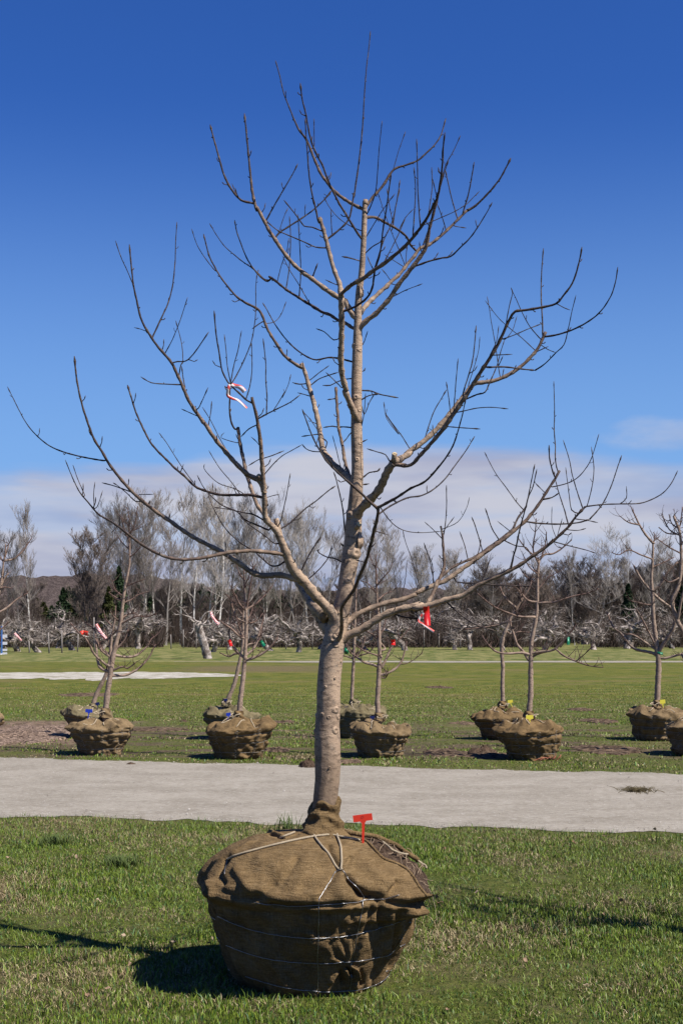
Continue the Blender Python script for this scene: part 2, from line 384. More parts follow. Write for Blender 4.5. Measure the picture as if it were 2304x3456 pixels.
def hill(name, dist, prof, seed, amp, m, depth=220):
    px = np.array([q[0] for q in prof]); py = np.array([q[1] for q in prof])
    mb = MB(); X = np.linspace(gx(-2600, dist), gx(4900, dist), 520); nr = 14; V = np.zeros((nr, len(X), 3))
    for k, x in enumerate(X):
        h = CH-(np.interp(x/dist*F+CX, px, py)-HY)*dist/F
        for i in range(nr):
            t = i/(nr-1); y = dist-depth*.6+depth*t*1.3
            z = h*math.sin(min(1, t/.5)*math.pi/2)
            z += (noise.noise(Vector((x*.09, y*.09, seed)))*1.0+noise.noise(Vector((x*.32, y*.3, seed)))*.6)*amp*(1 if i else 0)
            V[i, k] = (x, y, z if i else -1)
    mb.grid(V); return tag(mb.build(name, m), kind='structure')
hill('hill', 900, [(-2600, 1990), (-600, 1960), (100, 1946), (330, 1938), (520, 1944), (640, 1972), (800, 1992), (1050, 1996), (1300, 1984), (1550, 1990), (1900, 2010), (2500, 2000), (4900, 1990)], 3, 3.4, HILLM)

# bare soil and mulch patches in the lawn: photo column, row, width, height, lift
PATCH = [('dirt_patch', 1500, 2540, 150, 26), ('dirt_patch', 1560, 2443, 110, 10), ('dirt_patch', 2040, 2530, 210, 30), ('dirt_patch', 2016, 2434, 120, 14), ('dirt_patch', 934, 2532, 95, 16), ('dirt_patch', 540, 2464, 210, 12),
         ('dirt_patch', 1175, 2572, 90, 12), ('dirt_patch', 1640, 2552, 150, 24), ('mulch_patch', 90, 2478, 330, 66), ('dirt_patch', 955, 2438, 80, 8), ('dirt_patch', 1960, 2395, 90, 8), ('dirt_patch', 300, 2345, 200, 12), ('dirt_patch', 1480, 2320, 90, 7)]
PW = []
for nm, px, py, w_, h_ in PATCH:
    d = gd(py); PW.append((gx(px, d), d, w_*d/F/2, (gd(py-h_/2)-gd(py+h_/2))/2))
def in_patch(X, Y):
    k = np.zeros(len(X), bool)
    for cx_, cy_, a_, b_ in PW: k |= ((X-cx_)/a_)**2+((Y-cy_)/b_)**2 < .85+.5*rng.random(len(X))
    return k
for (nm, px, py, w_, h_), (cx_, cy_, a_, b_) in zip(PATCH, PW):
    mb = MB(); rows = []; seed = px*.013
    for i in range(26):
        t = i/25; row = []
        for a in np.linspace(0, 2*math.pi, 90, endpoint=False):
            e = 1+.45*noise.noise(Vector((math.cos(a)*2.2, math.sin(a)*2.2, seed)))+.22*noise.noise(Vector((math.cos(a)*9, math.sin(a)*9, seed)))
            x = cx_+a_*e*t*math.cos(a); y = cy_+b_*e*t*math.sin(a)
            row.append((x, y, .004+(1-t**3)*(.012+.030*max(0, noise.noise(Vector((x*6, y*6, 0)))+.3)+.02*noise.noise(Vector((x*17, y*17, 3))))-(.03 if t == 1 else 0)))
        rows.append(row)
    mb.grid(np.array(rows)[::-1], True); tag(mb.build(nm, DIRT if nm[0] == 'd' else MULCH), kind='structure')

# ---------------------------------------------------------------- grass blades
def blades(name, n, y0, y1, hw, hmin, hmax, wd, seed, keep=None, label=None):
    r = np.random.default_rng(seed)
    Y = y0+(y1-y0)*r.random(n)**.9
    X = (r.random(n)*2-1)*(hw(Y))
    k = keep(X, Y); X, Y = X[k], Y[k]; n = len(X)
    cl = np.array([noise.noise(Vector((x*1.1, y*1.1, 5))) for x, y in zip(X, Y)])
    cl2 = np.array([noise.noise(Vector((x*4.5, y*4.5, 9))) for x, y in zip(X, Y)])
    H = (hmin+(hmax-hmin)*r.random(n)**2.2)*np.maximum(.62, 1+1.2*np.clip(cl2, -.6, .8)+.5*cl)
    a = r.random(n)*2*math.pi; lean = (.25+.9*r.random(n)**1.2)*H; 
    lx, ly = np.cos(a)*lean, np.sin(a)*lean
    wa = r.random(n)*math.pi; wx, wy = np.cos(wa)*wd*(.6+.8*r.random(n))/2, np.sin(wa)*wd*.5
    dead = r.random(n) < (.36+.75*np.clip(cl+.4*cl2, -.45, .8))
    H = np.where(dead, H*.55, H); fl = np.where(dead, 1.5, 1.); lx *= fl; ly *= fl
    z0 = np.full(n, -.012)
    V = np.zeros((n, 5, 3))
    V[:, 0] = np.stack([X-wx, Y-wy, z0], 1); V[:, 1] = np.stack([X+wx, Y+wy, z0], 1)
    V[:, 2] = np.stack([X+wx*.8+lx*.35, Y+wy*.8+ly*.35, H*.6], 1); V[:, 3] = np.stack([X-wx*.8+lx*.35, Y-wy*.8+ly*.35, H*.6], 1)
    V[:, 4] = np.stack([X+lx, Y+ly, H], 1)
    m = bpy.data.meshes.new(name)
    m.vertices.add(n*5); m.vertices.foreach_set('co', V.reshape(-1).astype(np.float32))
    base = (np.arange(n)*5)[:, None]
    loops = np.concatenate([base+0, base+1, base+2, base+3, base+3, base+2, base+4], 1).reshape(-1)
    m.loops.add(len(loops)); m.loops.foreach_set('vertex_index', loops.astype(np.int32))
    m.polygons.add(2*n)
    st = np.stack([np.arange(n)*7, np.arange(n)*7+4], 1).reshape(-1)
    m.polygons.foreach_set('loop_start', st.astype(np.int32))
    m.update(calc_edges=True); m.validate()
    q = r.random(n)[:, None]; g1 = np.array([.045, .095, .008]); g2 = np.array([.215, .290, .040]); g3 = np.array([.035, .10, .035])
    C = g1*(1-q)+g2*q; bl = (r.random(n) < .12)[:, None]; C = np.where(bl, g3*(.7+q), C)
    C = C*np.array([1.14, 1.14, .72]); d1 = np.array([.17, .115, .05]); d2 = np.array([.46, .37, .20]); C = np.where(dead[:, None], d1*(1-q)+d2*q, C)
    C = np.repeat(np.concatenate([C, np.ones((n, 1))], 1), 5, axis=0)
    ca = m.color_attributes.new('tint', 'FLOAT_COLOR', 'POINT'); ca.data.foreach_set('color', C.reshape(-1).astype(np.float32))
    m.materials.append(BLADE)
    o = bpy.data.objects.new(name, m); COL.objects.link(o)
    return tag(o, label, 'grass', kind='stuff')
BX, BD = gx(1057, 6.75), 6.75        # centre of the big root ball
def keep_near(X, Y): return (Y < near_edge(X)+.06-np.abs(rng.normal(0, .22, len(X)))-.25*np.clip(np.sin(X*3.1)+np.sin(X*7.7+1), 0, 1.2)*rng.random(len(X))) & (((X-BX)**2+(Y-BD)**2) > .36**2)
blades('grass', 400000, 4.9, 13.2, lambda Y: .7+.32*Y, .012, .042, .0040, 1, keep_near, 'short patchy spring grass around the large burlap root ball')
def keep_far(X, Y): return Y > far_edge(X)-.08+np.abs(rng.normal(0, .30, len(X)))
def thin(X, Y):
    pk = ~(in_patch(X, Y) & (rng.random(len(X)) < .93))
    d = np.array([noise.noise(Vector((x*.55+4, y*1.3+2, 0))) for x, y in zip(X, Y)])
    return pk & keep_far(X, Y) & ~((d > .02) & (Y > 18.2) & (Y < 25) & (rng.random(len(X)) < .85)) & ~((X < -3.1) & (Y > 21) & (Y < 26) & (rng.random(len(X)) < .85)) & (rng.random(len(X)) < np.clip((46-Y)/20, 0, 1))
blades('grass', 230000, 16.2, 46, lambda Y: 1.+.29*Y, .014, .036, .011, 2, thin, 'mown lawn grass between the gravel path and the far lane')

# ---------------------------------------------------------------- traced branch tables
VIEWS = {'Z1': (600, 50, .44643), 'Z2': (1100, 350, .44643), 'Z3': (350, 700, .44643), 'Z4': (900, 650, .38265), 'Z5': (1300, 800, .5421),
         'Z6': (0, 1150, .57398), 'Z7': (800, 1300, .44643), 'Z8': (1400, 1450, .57653), 'V1': (200, 1900, .31888), 'V2': (620, 1900, .31888),
         'V3': (1120, 1900, .31888), 'V4': (1560, 1700, .38256), 'V5': (1950, 1650, .40411), 'V6': (0, 1650, .31888), 'S': (0, 0, 1.)}
def parse(tab):
    out = []
    for ln in tab.strip().splitlines():
        ln = ln.strip()
        if not ln: continue
        nm, par, dz, hw, pts = [q.strip() for q in ln.split('|')]
        v = None; P = []
        for tk in pts.split():
            if tk in VIEWS: v = VIEWS[tk]
            else:
                x, y = map(float, tk.split(',')); P.append((v[0]+x*v[2], v[1]+y*v[2]))
        out.append((nm, par, None if dz == '*' else float(dz), [float(q) for q in hw.split(',')], P))
    return out

class Branch:
    pass
def resolve(tab, depth, seed, step=.02):
    """2-D traces -> 3-D centre lines; each branch leaves its parent where it touches it and then keeps its own depth"""
    rd = random.Random(seed); B = {}; L = []
    for i, (nm, par, dz, hw, P) in enumerate(parse(tab)):
        b = Branch(); b.name = nm; b.par = par; P = [np.array(q, float) for q in P]
        if par == '-': d0 = depth; pj = None
        else:
            p = B[par]; q = p.px; dd = np.hypot(q[:, 0]-P[0][0], q[:, 1]-P[0][1]); k = int(dd.argmin()); d0 = q[k, 2]; pj = q[k]
            if dd[k] > 2: P = [q[k, :2].copy()]+P
        seg = [0.]
        for a, c in zip(P[:-1], P[1:]): seg.append(seg[-1]+float(np.hypot(*(c-a))))
        ln = seg[-1]; t = np.array(seg)/ln
        if dz is None: dz = rd.uniform(-.42, .42)*ln*depth/F*.8
        r = np.interp(t, np.linspace(0, 1, len(hw)), hw) if len(hw) > 1 else np.full(len(t), hw[0])
        D = d0+dz*(t*(1.25-.25*t))
        W = np.array([[*at(p[0], p[1], d), rr*d/F] for p, d, rr in zip(P, D, r)])
        C = catmull(W, step if r[0] < 8 else step*1.2)
        b.C = C; b.px = np.array([[c[0]/c[1]*F+CX, HY-(c[2]-CH)*F/c[1], c[1]] for c in C]); b.hw = hw; b.len = ln*depth/F
        if par != '-':                      # ease the first stretch so a branch flares into its parent
            n = min(4, len(C)); C[:n, 3] *= np.linspace(1.35, 1.0, n)
        B[nm] = b; L.append(b)
    return B, L
def lumpy(C, rd, amt=.10, nodes=.045):
    C = C.copy(); acc = 0.; nxt = rd.uniform(.4, 1)*nodes
    for i in range(len(C)):
        r = C[i, 3]
        C[i, 0] += rd.uniform(-1, 1)*min(r*.16, .0012); C[i, 1] += rd.uniform(-1, 1)*min(r*.16, .0012)
        C[i, 3] *= 1+rd.uniform(-amt, amt)*.35
        if i: acc += np.linalg.norm(C[i, :3]-C[i-1, :3])
        if acc > nxt: C[i, 3] *= 1+amt*2.2; acc = 0; nxt = nodes*rd.uniform(.5, 1.4)
    return C
def add_branch(mb, b, rd, spurs=True, sc=1.):
    C = lumpy(b.C, rd, .10, .05*sc); sides = 16 if C[0, 3] > .014*sc else 8 if C[0, 3] > .005*sc else 6
    if len(C) > 4 and C[-1, 3] < .004*sc: C[-2, 3] *= 1.5; C[-1, 3] *= .5
    mb.tube(C[:, :3], C[:, 3], sides)
    if spurs:
        acc = 0; nxt = rd.uniform(.05, .12)*sc
        for i in range(2, len(C)-2):
            acc += np.linalg.norm(C[i, :3]-C[i-1, :3])
            if acc > nxt:
                acc = 0; nxt = rd.uniform(.04, .12)*sc*(1.0 if C[i, 3] > .0032*sc else 1.6)
                T = C[i+1, :3]-C[i-1, :3]; T /= np.linalg.norm(T)+1e-9
                n = np.array([rd.gauss(0, 1), rd.gauss(0, 1), rd.gauss(0, 1)]); n -= T*n.dot(T); n /= np.linalg.norm(n)+1e-9
                l = rd.choice([.008, .012, .02, .03, .045])*sc*(1 if C[i, 3] > .003*sc else .45); r = min(.0022*sc, C[i, 3]*.6); d = n*.8+T*.5
                p0 = C[i, :3]; p1 = p0+d*(C[i, 3]+l*.6); p2 = p1+(n*.5+T*.5+np.array([0, 0, .5]))*l*.5
                mb.tube([p0, p1, p1+(p2-p1)*.5, p2], [r*1.2, r*.9, r*1.3, r*.5], 5)

MAIN = '''
T|-|0|41,41,41,42,44,42.5,40,39.5,40,39,40,41|S 1092,2800 1095,2745 1097,2704 1104,2632 1106,2542 1103,2470 1107,2415 1109,2325 1114,2253 1121,2199 1127,2163 1133,2108
TL|T|0|38,30,27,29,30,28,25,21,19.5,20,18.5,18,18,17.8,16,13.5,12,11,9.6,9.5,9,8|S 1133,2112 1147,2070 1158,2036 1168,1969 1179,1902 1190,1835 1192,1782 1195,1746 1200,1679 1206,1568 1203,1478 1203,1389 1202.7,1322 1203,1300 1205.5,1186 1207,1128 1207.7,1071 1210,994 1217,956 1222.6,880 1227,803 1229.5,726 1231,680
L1|T|-.42|24,17,15.5,16,15,13,10,9,8,7.5,7,6,5,4.5|Z7 745,1850 735,1760 690,1690 600,1600 520,1500 430,1400 380,1300 335,1180 290,1090 240,1040 213,990 205,800 190,600 175,420 150,250 125,150 112,90
L1c|T|.25|22,20,15,10,7|Z7 720,1880 665,1800 590,1690 510,1570 450,1480 400,1390
L2|L1|-.1|9.5,9,8,7,6.5,5.5,4.8,4,3.4,2.9,2.5|Z7 440,1465 330,1435 200,1440 110,1415 50,1370 0,1335 Z6 1300,1240 1130,1150 1000,1060 860,960 770,880 700,800 640,720 600,650 560,590 520,490 480,360 455,240 438,90
L3|L1|-.55|7,6,5.5,5,4.5,3.8,3,2,1.2|Z7 340,1275 250,1265 100,1252 0,1260 Z6 1350,1243 1250,1265 1150,1282 1050,1285 960,1265 860,1215 770,1150 700,1095 650,1060 580,1020 520,950 470,890 430,810 385,700
L4|L1|.25|7,6.5,6,5.5,5|Z7 235,1020 190,960 150,900 110,790 75,680 50,570 25,450 8,320
L5|L1|-.1|8,7.5,7,6.2,5.5,5,4.2,3.6,3,2.6,2.3|Z7 200,800 185,740 130,700 60,670 Z6 1460,790 1400,735 1330,655 1260,570 1210,495 1160,430 1110,350 1080,280 1040,190 1010,130 Z3 460,1110 400,1040 360,980 310,900 280,830 250,700 225,580 210,440 195,280
L6|L1|.5|4.8,4.3,4,3.8,3.4,3,2.8,2.4|Z7 200,850 100,830 0,830 Z6 1290,905 1200,880 1145,855 1090,800 1030,750 980,700 920,640 880,590 840,510 800,420 775,340 750,260
L8|T|-.62|8,6,5.5,5.2,5,5.5,5|Z7 728,1985 745,1950 770,1920 790,1830 790,1690 830,1620 880,1550 930,1430 970,1340 1000,1240 1030,1120 1060,1000 1063,930
L9|TL|-.25|16,14,13,12,12|Z7 885,1000 940,930 1010,860 1070,790 1110,710 1140,640 1182,585
L9a|L9|.1|10,9,8.5,8,7.5,7,6.5,6,5.5,5,4.5|Z7 1182,585 1230,560 1310,510 Z5 130,1350 220,1285 300,1215 380,1125 450,1035 500,975 545,918 600,906 680,893 770,855 850,800 910,740 950,690 975,640 997,592
L9b|L9|-.4|6.5,5.5,6,7,7,6.5,6,5.3,4.6,4.2,3.7,3,2.6,2.2|Z7 1180,600 1270,605 Z5 100,1424 160,1418 225,1350 295,1270 370,1180 440,1078 500,990 560,893 610,812 660,737 710,647 745,570 775,507 805,464 870,455 960,440 1060,415 1110,360 1160,290 1190,210 1210,130 1222,60
L11|T|-.3|17,13,12,11.5,11,10,9,8,7.5,6.8,6,5.4,4.8,4,3|Z7 775,1935 830,1893 900,1865 980,1820 1080,1755 1180,1710 1300,1680 1400,1660 Z8 0,1050 100,1025 173,998 280,970 350,920 420,885 520,840 600,800 680,745 760,690 820,640 890,575 940,510 990,455
L11b|L11|.2|6.5,6,5.5,5,4,3.3|Z7 1440,1645 1480,1570 1510,1480 Z8 110,950 140,880 170,800 165,700 160,620 150,565
L12|T|.15|11,8.5,8,7.5,7.2,7,6.5,6,5.5,5,4.3,3.7|Z7 800,1800 845,1780 890,1740 950,1710 1050,1670 1150,1640 1250,1620 1350,1580 Z8 0,960 100,915 173,886 240,840 310,790 380,740 450,690 520,640 580,590 640,540 690,480 740,410 780,345 820,285 845,240
L12b|L12|.3|4.6,4.5,4,4,3.5,3|Z8 125,892 200,820 270,780 350,745 430,690 500,640 570,580 600,520 650,450
L13|TL|.35|11,10,9.5,9,8,7.5,7,6.5,6|Z7 880,740 850,712 800,660 740,610 690,550 650,490 630,380 610,270 580,130 545,20 Z4 340,1590 308,1512
L13a|L13|.2|5.4,5,4.6,4.2,3.4,2.8,2.3,1.9|Z4 318,1540 290,1535 220,1490 150,1430 90,1340 40,1260 0,1190 Z3 1190,800 1150,760 1070,720 1000,670 940,600 880,520 840,450 800,370 775,280 755,200
L14|TL|.3|6,5.5,5,4.8,4.5|Z7 862,710 820,600 795,450 770,330 760,220 750,100 746,18
L15|TL|-.30|12,9.5,9,9,9,9.2|Z7 920,275 905,250 880,200 850,130 815,40 Z4 700,1740 670,1640 655,1500 655,1350 660,1200 660,1050 655,925
L15a|L15|.1|8,7.5,7,6.5,6.3,6|Z4 656,930 640,800 600,700 570,600 540,480 520,400 500,330 480,260 467,222
L15b|L15|-.45|6,7,6.5,6,5.5,5,4,3.3,2.8,2|Z4 656,900 690,860 770,800 860,750 Z2 360,1260 450,1200 560,1110 640,1030 710,940 770,850 810,770 845,690 865,570 880,440 885,320 898,215
L16|TL|.2|10,8.5,7,6.3,6,5.3,4.6,3.4,2.8,2.2|Z4 785,1098 740,1050 690,960 640,930 560,880 470,815 400,760 300,690 200,590 130,500 80,420 30,350 0,290 Z3 1200,80 1160,0 Z1 600,1480 580,1420 560,1320 545,1170 530,1020 518,880 503,745
L17|TL|.35|8,7,6.3,6,5.5,5,5,4.5,4.3,3.8|Z4 815,1075 880,990 950,920 1040,840 1100,780 1180,710 1230,640 1300,560 1350,490 1430,460 1500,410 Z2 920,950 1000,870 1060,810
L17b|TL|-.25|9,8,7.5,7,6.5,5.5,4.5,3.5,2.6,2|Z4 805,1225 840,1170 900,1110 960,1070 Z2 480,1470 560,1350 640,1250 710,1160 755,1080 780,950 810,830 850,680 875,500 880,330
L17c|TL|.3|5,4.5,4,3.5,2.8|Z2 290,862 320,858 380,862 450,900 540,950 610,1010 640,1070 690,1120
L18|TL|.3|6,5,4.6,4.2,3.8,3.5|Z4 765,1195 690,1150 620,1120 560,1080 480,1050 420,1010 350,970 280,925 200,875 140,830 80,780 20,740
C1|TL|.3|5.5,5,4.6,4,2.5,1.8,1.5|Z1 1400,1470 1320,1430 1240,1380 1170,1320 1130,1270 1080,1200 1040,1110 1000,1010 970,940 910,860 850,720 800,590 770,460 738,345
C2|TL|-.2|3.8,3.3,3,2.8,2.4,2|Z4 840,412 770,310 710,210 640,100 590,0 Z1 1130,1240 1090,1130 1050,1060 1010,960 985,850 965,740 940,640 925,515
C3|TL|.1|5,4.5,4,3.4,2.8,2,1.6|Z2 295,790 350,710 430,620 510,500 600,465 690,430 760,370 820,310 865,240 905,110
a1|L1|*|3,2.6,2.4,2|Z3 1125,1480 1085,1460 1020,1400 960,1345 920,1290 890,1210 870,1080 850,960 835,780
a2|a1|*|1.6,1.4,1.2|Z3 960,1330 935,1200 925,1080 912,960
a3|a1|*|1.7,1.5,1.2|Z3 960,1330 985,1190 1015,1080 1042,930
a4|a1|*|2.2,1.8,1.5,1.2|Z3 965,1335 1020,1240 1080,1110 1120,1000 1145,850 1150,740 1150,600 1160,500
a5|a1|*|1.9,1.5,1.3|Z3 1075,1450 1105,1350 1120,1240 1120,1100 1115,1010
a6|L4|*|3,2.6,2.2|Z6 1390,520 1378,516 1358,470 1350,400 1352,340 1350,262
b1|L5|*|1.5,1.3,1.2|Z3 228,595 180,480 130,370 90,250
b2|L5|*|2.8,2.4,2,1.5,1.3|Z3 370,980 430,850 485,730 520,600 540,420 545,260 555,110
b3|L5|*|1.4,1.1|Z3 460,1110 520,1000 580,850 635,680
b4|L5|*|2.2,2,1.6|Z3 520,1175 560,1165 600,1165 640,1150 700,1080 795,940
b5|b4|*|1.4,1.1|Z3 600,1160 590,1030 545,855
b6|L5|*|2,1.6|Z3 570,1270 585,1190 605,1168
b7|L5|*|1.8,1.4|Z3 615,1360 600,1280 590,1200
b8|L5|*|2.2,1.8,1.2|Z3 570,1340 460,1335 360,1325 280,1280
b9|L5|*|1.4,1|Z3 320,935 280,920 230,908
b10|L5|*|1.8,1.3|Z3 715,1520 750,1450 790,1360
b11|L5|*|1.5,1|Z6 1165,445 1120,425 1065,400
b12|L5|*|1.8,1.6|Z6 1225,505 1240,420 1245,355
b13|L5|*|1.4,1.1|Z6 1345,665 1290,570 1240,470 1190,390
b14|L4|*|1.4,1|Z6 1395,600 1300,570 1320,540
c1|L6|*|1.5,1.1|Z6 1150,850 1090,770 1030,680 980,600 935,540
c2|L6|*|1.5,1|Z6 1065,765 1080,725
c3|L6|*|1.4,1|Z6 1255,890 1250,835
c4|L1|*|3,2.4,1.8,1.2|Z7 240,1095 180,1070 110,1040 50,1010 0,955 Z6 1310,970 1260,930 1220,890 1190,850 1160,790
c5|L1|*|2.6,2,1.2|Z7 200,1020 130,980 60,965 Z6 1340,990 1260,980
c6|L1|*|2.2,1.5|Z7 290,1200 200,1130 100,1060 20,990
c7|L1|*|2.8,2.3,1.8,1.2|Z7 355,1335 320,1360 265,1367 200,1320 130,1255 60,1215 0,1170 Z6 1330,1110 1280,1030 1240,950 1225,900
c8|L6|*|1.6,1.1|Z6 1440,905 1380,870 1290,840 1230,790 1200,750 1203,725
c9|L6|*|1.5,1|Z6 1415,908 1360,830 1300,760 1260,700 1228,645
d1|L2|*|2.6,2.2,1.6,1.1|Z6 615,705 520,690 430,670 350,645 280,610 210,550 160,490 120,420 85,350 45,270
d2|L2|*|2.2,1.4|Z6 770,888 720,870 660,850 600,835
d3|L2|*|2,1.2|Z6 840,940 800,945 740,890 690,850 665,835
d4|L2|*|1.4,1|Z6 820,905 905,903
d5|L2|*|2.2,1.8|Z6 875,965 882,940
d6|L2|*|2,1.4|Z6 995,1045 1003,1015
e1|L3|*|1.6,1.2|Z6 500,910 470,840 450,790 430,730
e2|L3|*|1.6,1.1|Z6 555,970 552,900 560,830
e3|L3|*|1.4,1|Z6 570,980 590,930 605,880
e4|L3|*|1.8,1.1|Z6 690,1092 675,1110 655,1130
f1|L1|*|1.8,1.3|Z7 325,1040 355,920 380,800 403,665
f2|L1|*|3,2.5,2,1.6|Z7 325,1090 400,1040 460,985 520,930 590,880 650,830 700,790 745,760
f3|L1|*|2.6,2.4,2|Z7 480,1410 540,1290 590,1210 635,1145
f4|L1|*|2.5,2,1.4|Z7 515,1485 580,1430 640,1370 690,1300 720,1210
f5|L1|*|2,1.6,1.2|Z7 210,670 270,600 340,535 410,495 490,450
f6|L1|*|1.8,1.4|Z7 195,555 270,530 355,495
f7|L1|*|1.6,1.2|Z7 190,550 140,575 85,610
f8|L1|*|2.6,2.2,1.7,1.2|Z7 155,255 220,220 300,180 400,130 480,70
f9|f8|*|2,1.8,1.5|Z7 222,225 225,140 Z3 1235,1440 1225,1300 1225,1180 1205,990
f10|f8|*|1.4,1|Z7 275,190 320,120 360,50 Z3 1350,1440 1395,1340 1415,1260
f11|L1|*|2.2,1.6|Z7 155,300 90,330 30,390
f12|L1|*|1.4,1|Z7 180,470 150,430 105,390
f13|L1|*|1.6,1|Z7 220,850 270,835 320,825
g1|L8|-.3|5.5,4.5,4,3.5,3,2.6,2.2,1.8,1.4|Z7 1063,925 1150,880 1220,840 1310,780 1400,740 1460,690 1520,620 Z5 369,1383 420,1300 450,1210 480,1100 500,1000
g2|L8|.3|3,2.6,2,1.5|Z7 1068,975 1130,930 1200,890 1290,850 1390,835 Z5 300,1570 369,1507 420,1440 500,1330 555,1240
g3|g1|*|1.8,1.4,1.1|Z7 1090,935 1150,1020 1220,1080 1300,1108 1400,1115 1540,1105
g4|L8|-.1|4.5,4,3.2,2.6,2.2,1.6|Z7 1062,930 1000,880 930,810 850,740 780,680 720,620 680,580 640,520 590,430 550,340 520,260 492,180
g5|g4|*|1.5,1.1|Z7 600,440 615,360 560,270 500,200
g6|L8|*|2,1.3|Z7 1035,1105 1090,1115 1140,1132
g7|L8|*|1.8,1.2|Z7 985,1255 1050,1190
g8|L8|*|1.8,1.4|Z7 965,1340 930,1330 895,1320
h1|L9a|*|1.8,1.4,1.1|Z5 150,1315 100,1235 50,1170 0,1100 Z7 1220,370 1130,250 1107,125
h2|L9a|*|1.9,1.4|Z5 235,1285 265,1190 300,1090 345,1010 380,950
h3|L9b|*|1.8,1.4|Z5 405,1095 395,1010 378,900
h4|L9a|*|1.3,1|Z5 305,1215 270,1190
h5|L9b|*|1.7,1.3|Z5 425,1080 430,1010 440,880 452,755
h6|L9b|*|2.4,2,1.5|Z5 480,985 520,850 545,750 565,550
h7|L9a|*|1.3,1|Z5 515,930 560,780 580,700 587,620
h8|L9b|*|2,1.7,1.3|Z5 430,1095 500,1080 570,1065 660,1060 765,1070
h9|L9b|*|1.8,1.4|Z5 385,1180 470,1187 590,1195
h10|L9b|*|2.6,2.3,1.8,1.2|Z5 500,1010 570,980 620,965 650,900 690,810 715,720 740,640
h11|L9b|*|3,2.6,2|Z5 630,810 700,808 760,810 850,822 930,830
h12|h11|*|2,1.6,1.1|Z5 930,830 990,790 1060,720 1110,670 1135,580 1160,460 1185,360
h13|L9b|*|1.8,1.4|Z5 725,635 800,610 880,575 970,540
h14|L9b|*|1.8,1.2|Z5 750,545 770,430 790,350 780,315
h15|L9a|*|1.9,1.5,1.1|Z5 965,635 900,560 850,470 810,380 780,320
h16|L9a|*|1.5,1|Z5 925,700 850,630 770,565 700,500 620,395
h17|L9a|*|1.6,1.2,1|Z5 715,875 700,790 685,680 660,540 645,440 632,370
h18|L9a|*|2.5,2,1.6|Z5 978,630 975,500 968,380 970,240 982,70
h19|L9a|*|3.2,2.6,2,1.6|Z5 995,620 1080,605 1180,570 1270,520 1340,460 1400,370 1430,280 1445,185
h20|L9b|*|1.6,1|Z5 1070,418 1110,440 1150,455
h21|L9b|*|1.8,1.2|Z5 680,735 790,730
h22|L9b|*|1.6,1|Z5 650,735 690,650 705,550
h23|L9a|*|1.8,1.2|Z5 930,720 970,700 1015,680
h24|L9a|*|1.5,1|Z5 965,670 1010,700 1060,720
h25|L9b|*|1.2,.9|Z5 740,640 790,580 818,490
i1|L11b|*|1.6,1.3|Z8 168,610 183,480 183,325
i2|L11b|*|1.3,1|Z8 165,595 230,510
i3|L11b|*|1.4,1|Z8 160,640 100,580 55,540
i4|L11b|*|1.2,1|Z8 165,580 250,540 300,460 318,395
i5|L11|*|2.4,2.2,1.8,1.4|Z8 1000,450 1100,438 1200,435 1310,432 1380,410 1450,370 1500,310 1535,240
i6|L11|*|3,2.6,2.2,1.8,1.4|Z8 558,825 575,740 590,690 610,590 640,480 660,400 672,340 700,200
i7|L12b|*|2,1.4|Z8 650,450 660,400 690,330 712,230
i8|L12b|*|1.7,1.4,1.1|Z8 635,470 590,420 540,350 480,270 440,200 405,130
i9|L12|*|1.6,1.1|Z8 760,370 700,310
i10|L12|*|2.4,1.8|Z8 740,410 800,397 845,368
i11|L12|*|2.4,2|Z8 822,290 800,230 785,160 783,90
i12|L12|*|2.2,1.8,1.3|Z8 835,250 820,180 820,100 813,0 815,-100 811,-283
i13|L12|*|2,1.6,1.2|Z8 800,335 870,320 930,295 980,250 1030,170 1075,25
i14|L11|*|2.2,1.8,1.2|Z8 898,560 870,460 840,370 820,290
i15|L11|*|2.2,1.7,1.3|Z8 980,460 950,370 920,270 900,170 865,60
i16|L11|*|1.7,1.3,1|Z8 955,490 915,470 900,380 880,220
i17|L11|*|1.6,1.3|Z8 1005,445 1035,330 1045,220 1030,100
i18|L12|*|3,2.6,2.4,2.2|Z8 645,538 720,548 840,553 950,545 1020,525
i19|i18|*|2.2,1.8,1.5|Z8 1020,525 1070,470 1110,410 1150,320 1180,230 1208,150
i20|L11|*|1.8,1.2|Z8 935,522 1000,530 1070,545
i21|i5|*|1.5,1.1|Z8 1200,433 1235,400 1235,330
i22|L11|*|1.6,1.1|Z8 890,585 950,590 1000,578
i23|L11|*|1.7,1.2|Z8 775,680 768,640 765,600
i24|L11|*|1.2,.9|Z8 825,635 800,560 800,450
i25|L11|*|1.3,1|Z8 830,630 860,520
i26|L11|*|2,1.6,1.2|Z8 805,655 900,680 1000,705 1060,725
i27|L12b|*|1.9,1.6|Z8 490,645 450,580 430,520 410,460
i28|L12b|*|1.8,1.5|Z8 395,715 375,640 350,560 330,510
i29|L12|*|1.9,1.5|Z8 345,785 375,700 385,640
i30|L12b|*|1.6,1.3|Z8 310,770 290,680 260,595
i31|L12|*|1.7,1.4|Z8 105,905 100,790 70,720 52,665
i32|L12b|*|1.5,1|Z8 550,590 480,535
i33|L12|*|2.4,2.2,1.8|Z8 225,845 240,890 350,900 480,910 610,915 680,915
i34|L11|*|2,1.7|Z8 375,915 410,840 435,765
i35|L12|*|2,1.4|Z8 515,645 590,680 650,690 680,740
i36|L12|*|1.5,1|Z7 1240,1620 1270,1470 1283,1320
i37|L12|*|1.2,1|Z7 1390,1560 1330,1350 1270,1180 1250,1090
i38|L12|*|1.5,1.2|Z7 1490,1500 1450,1310 1410,1190
i39|L11|*|2.4,2,1.4|Z7 1190,1730 1270,1755 1400,1770 Z8 200,1150 300,1160 560,1125
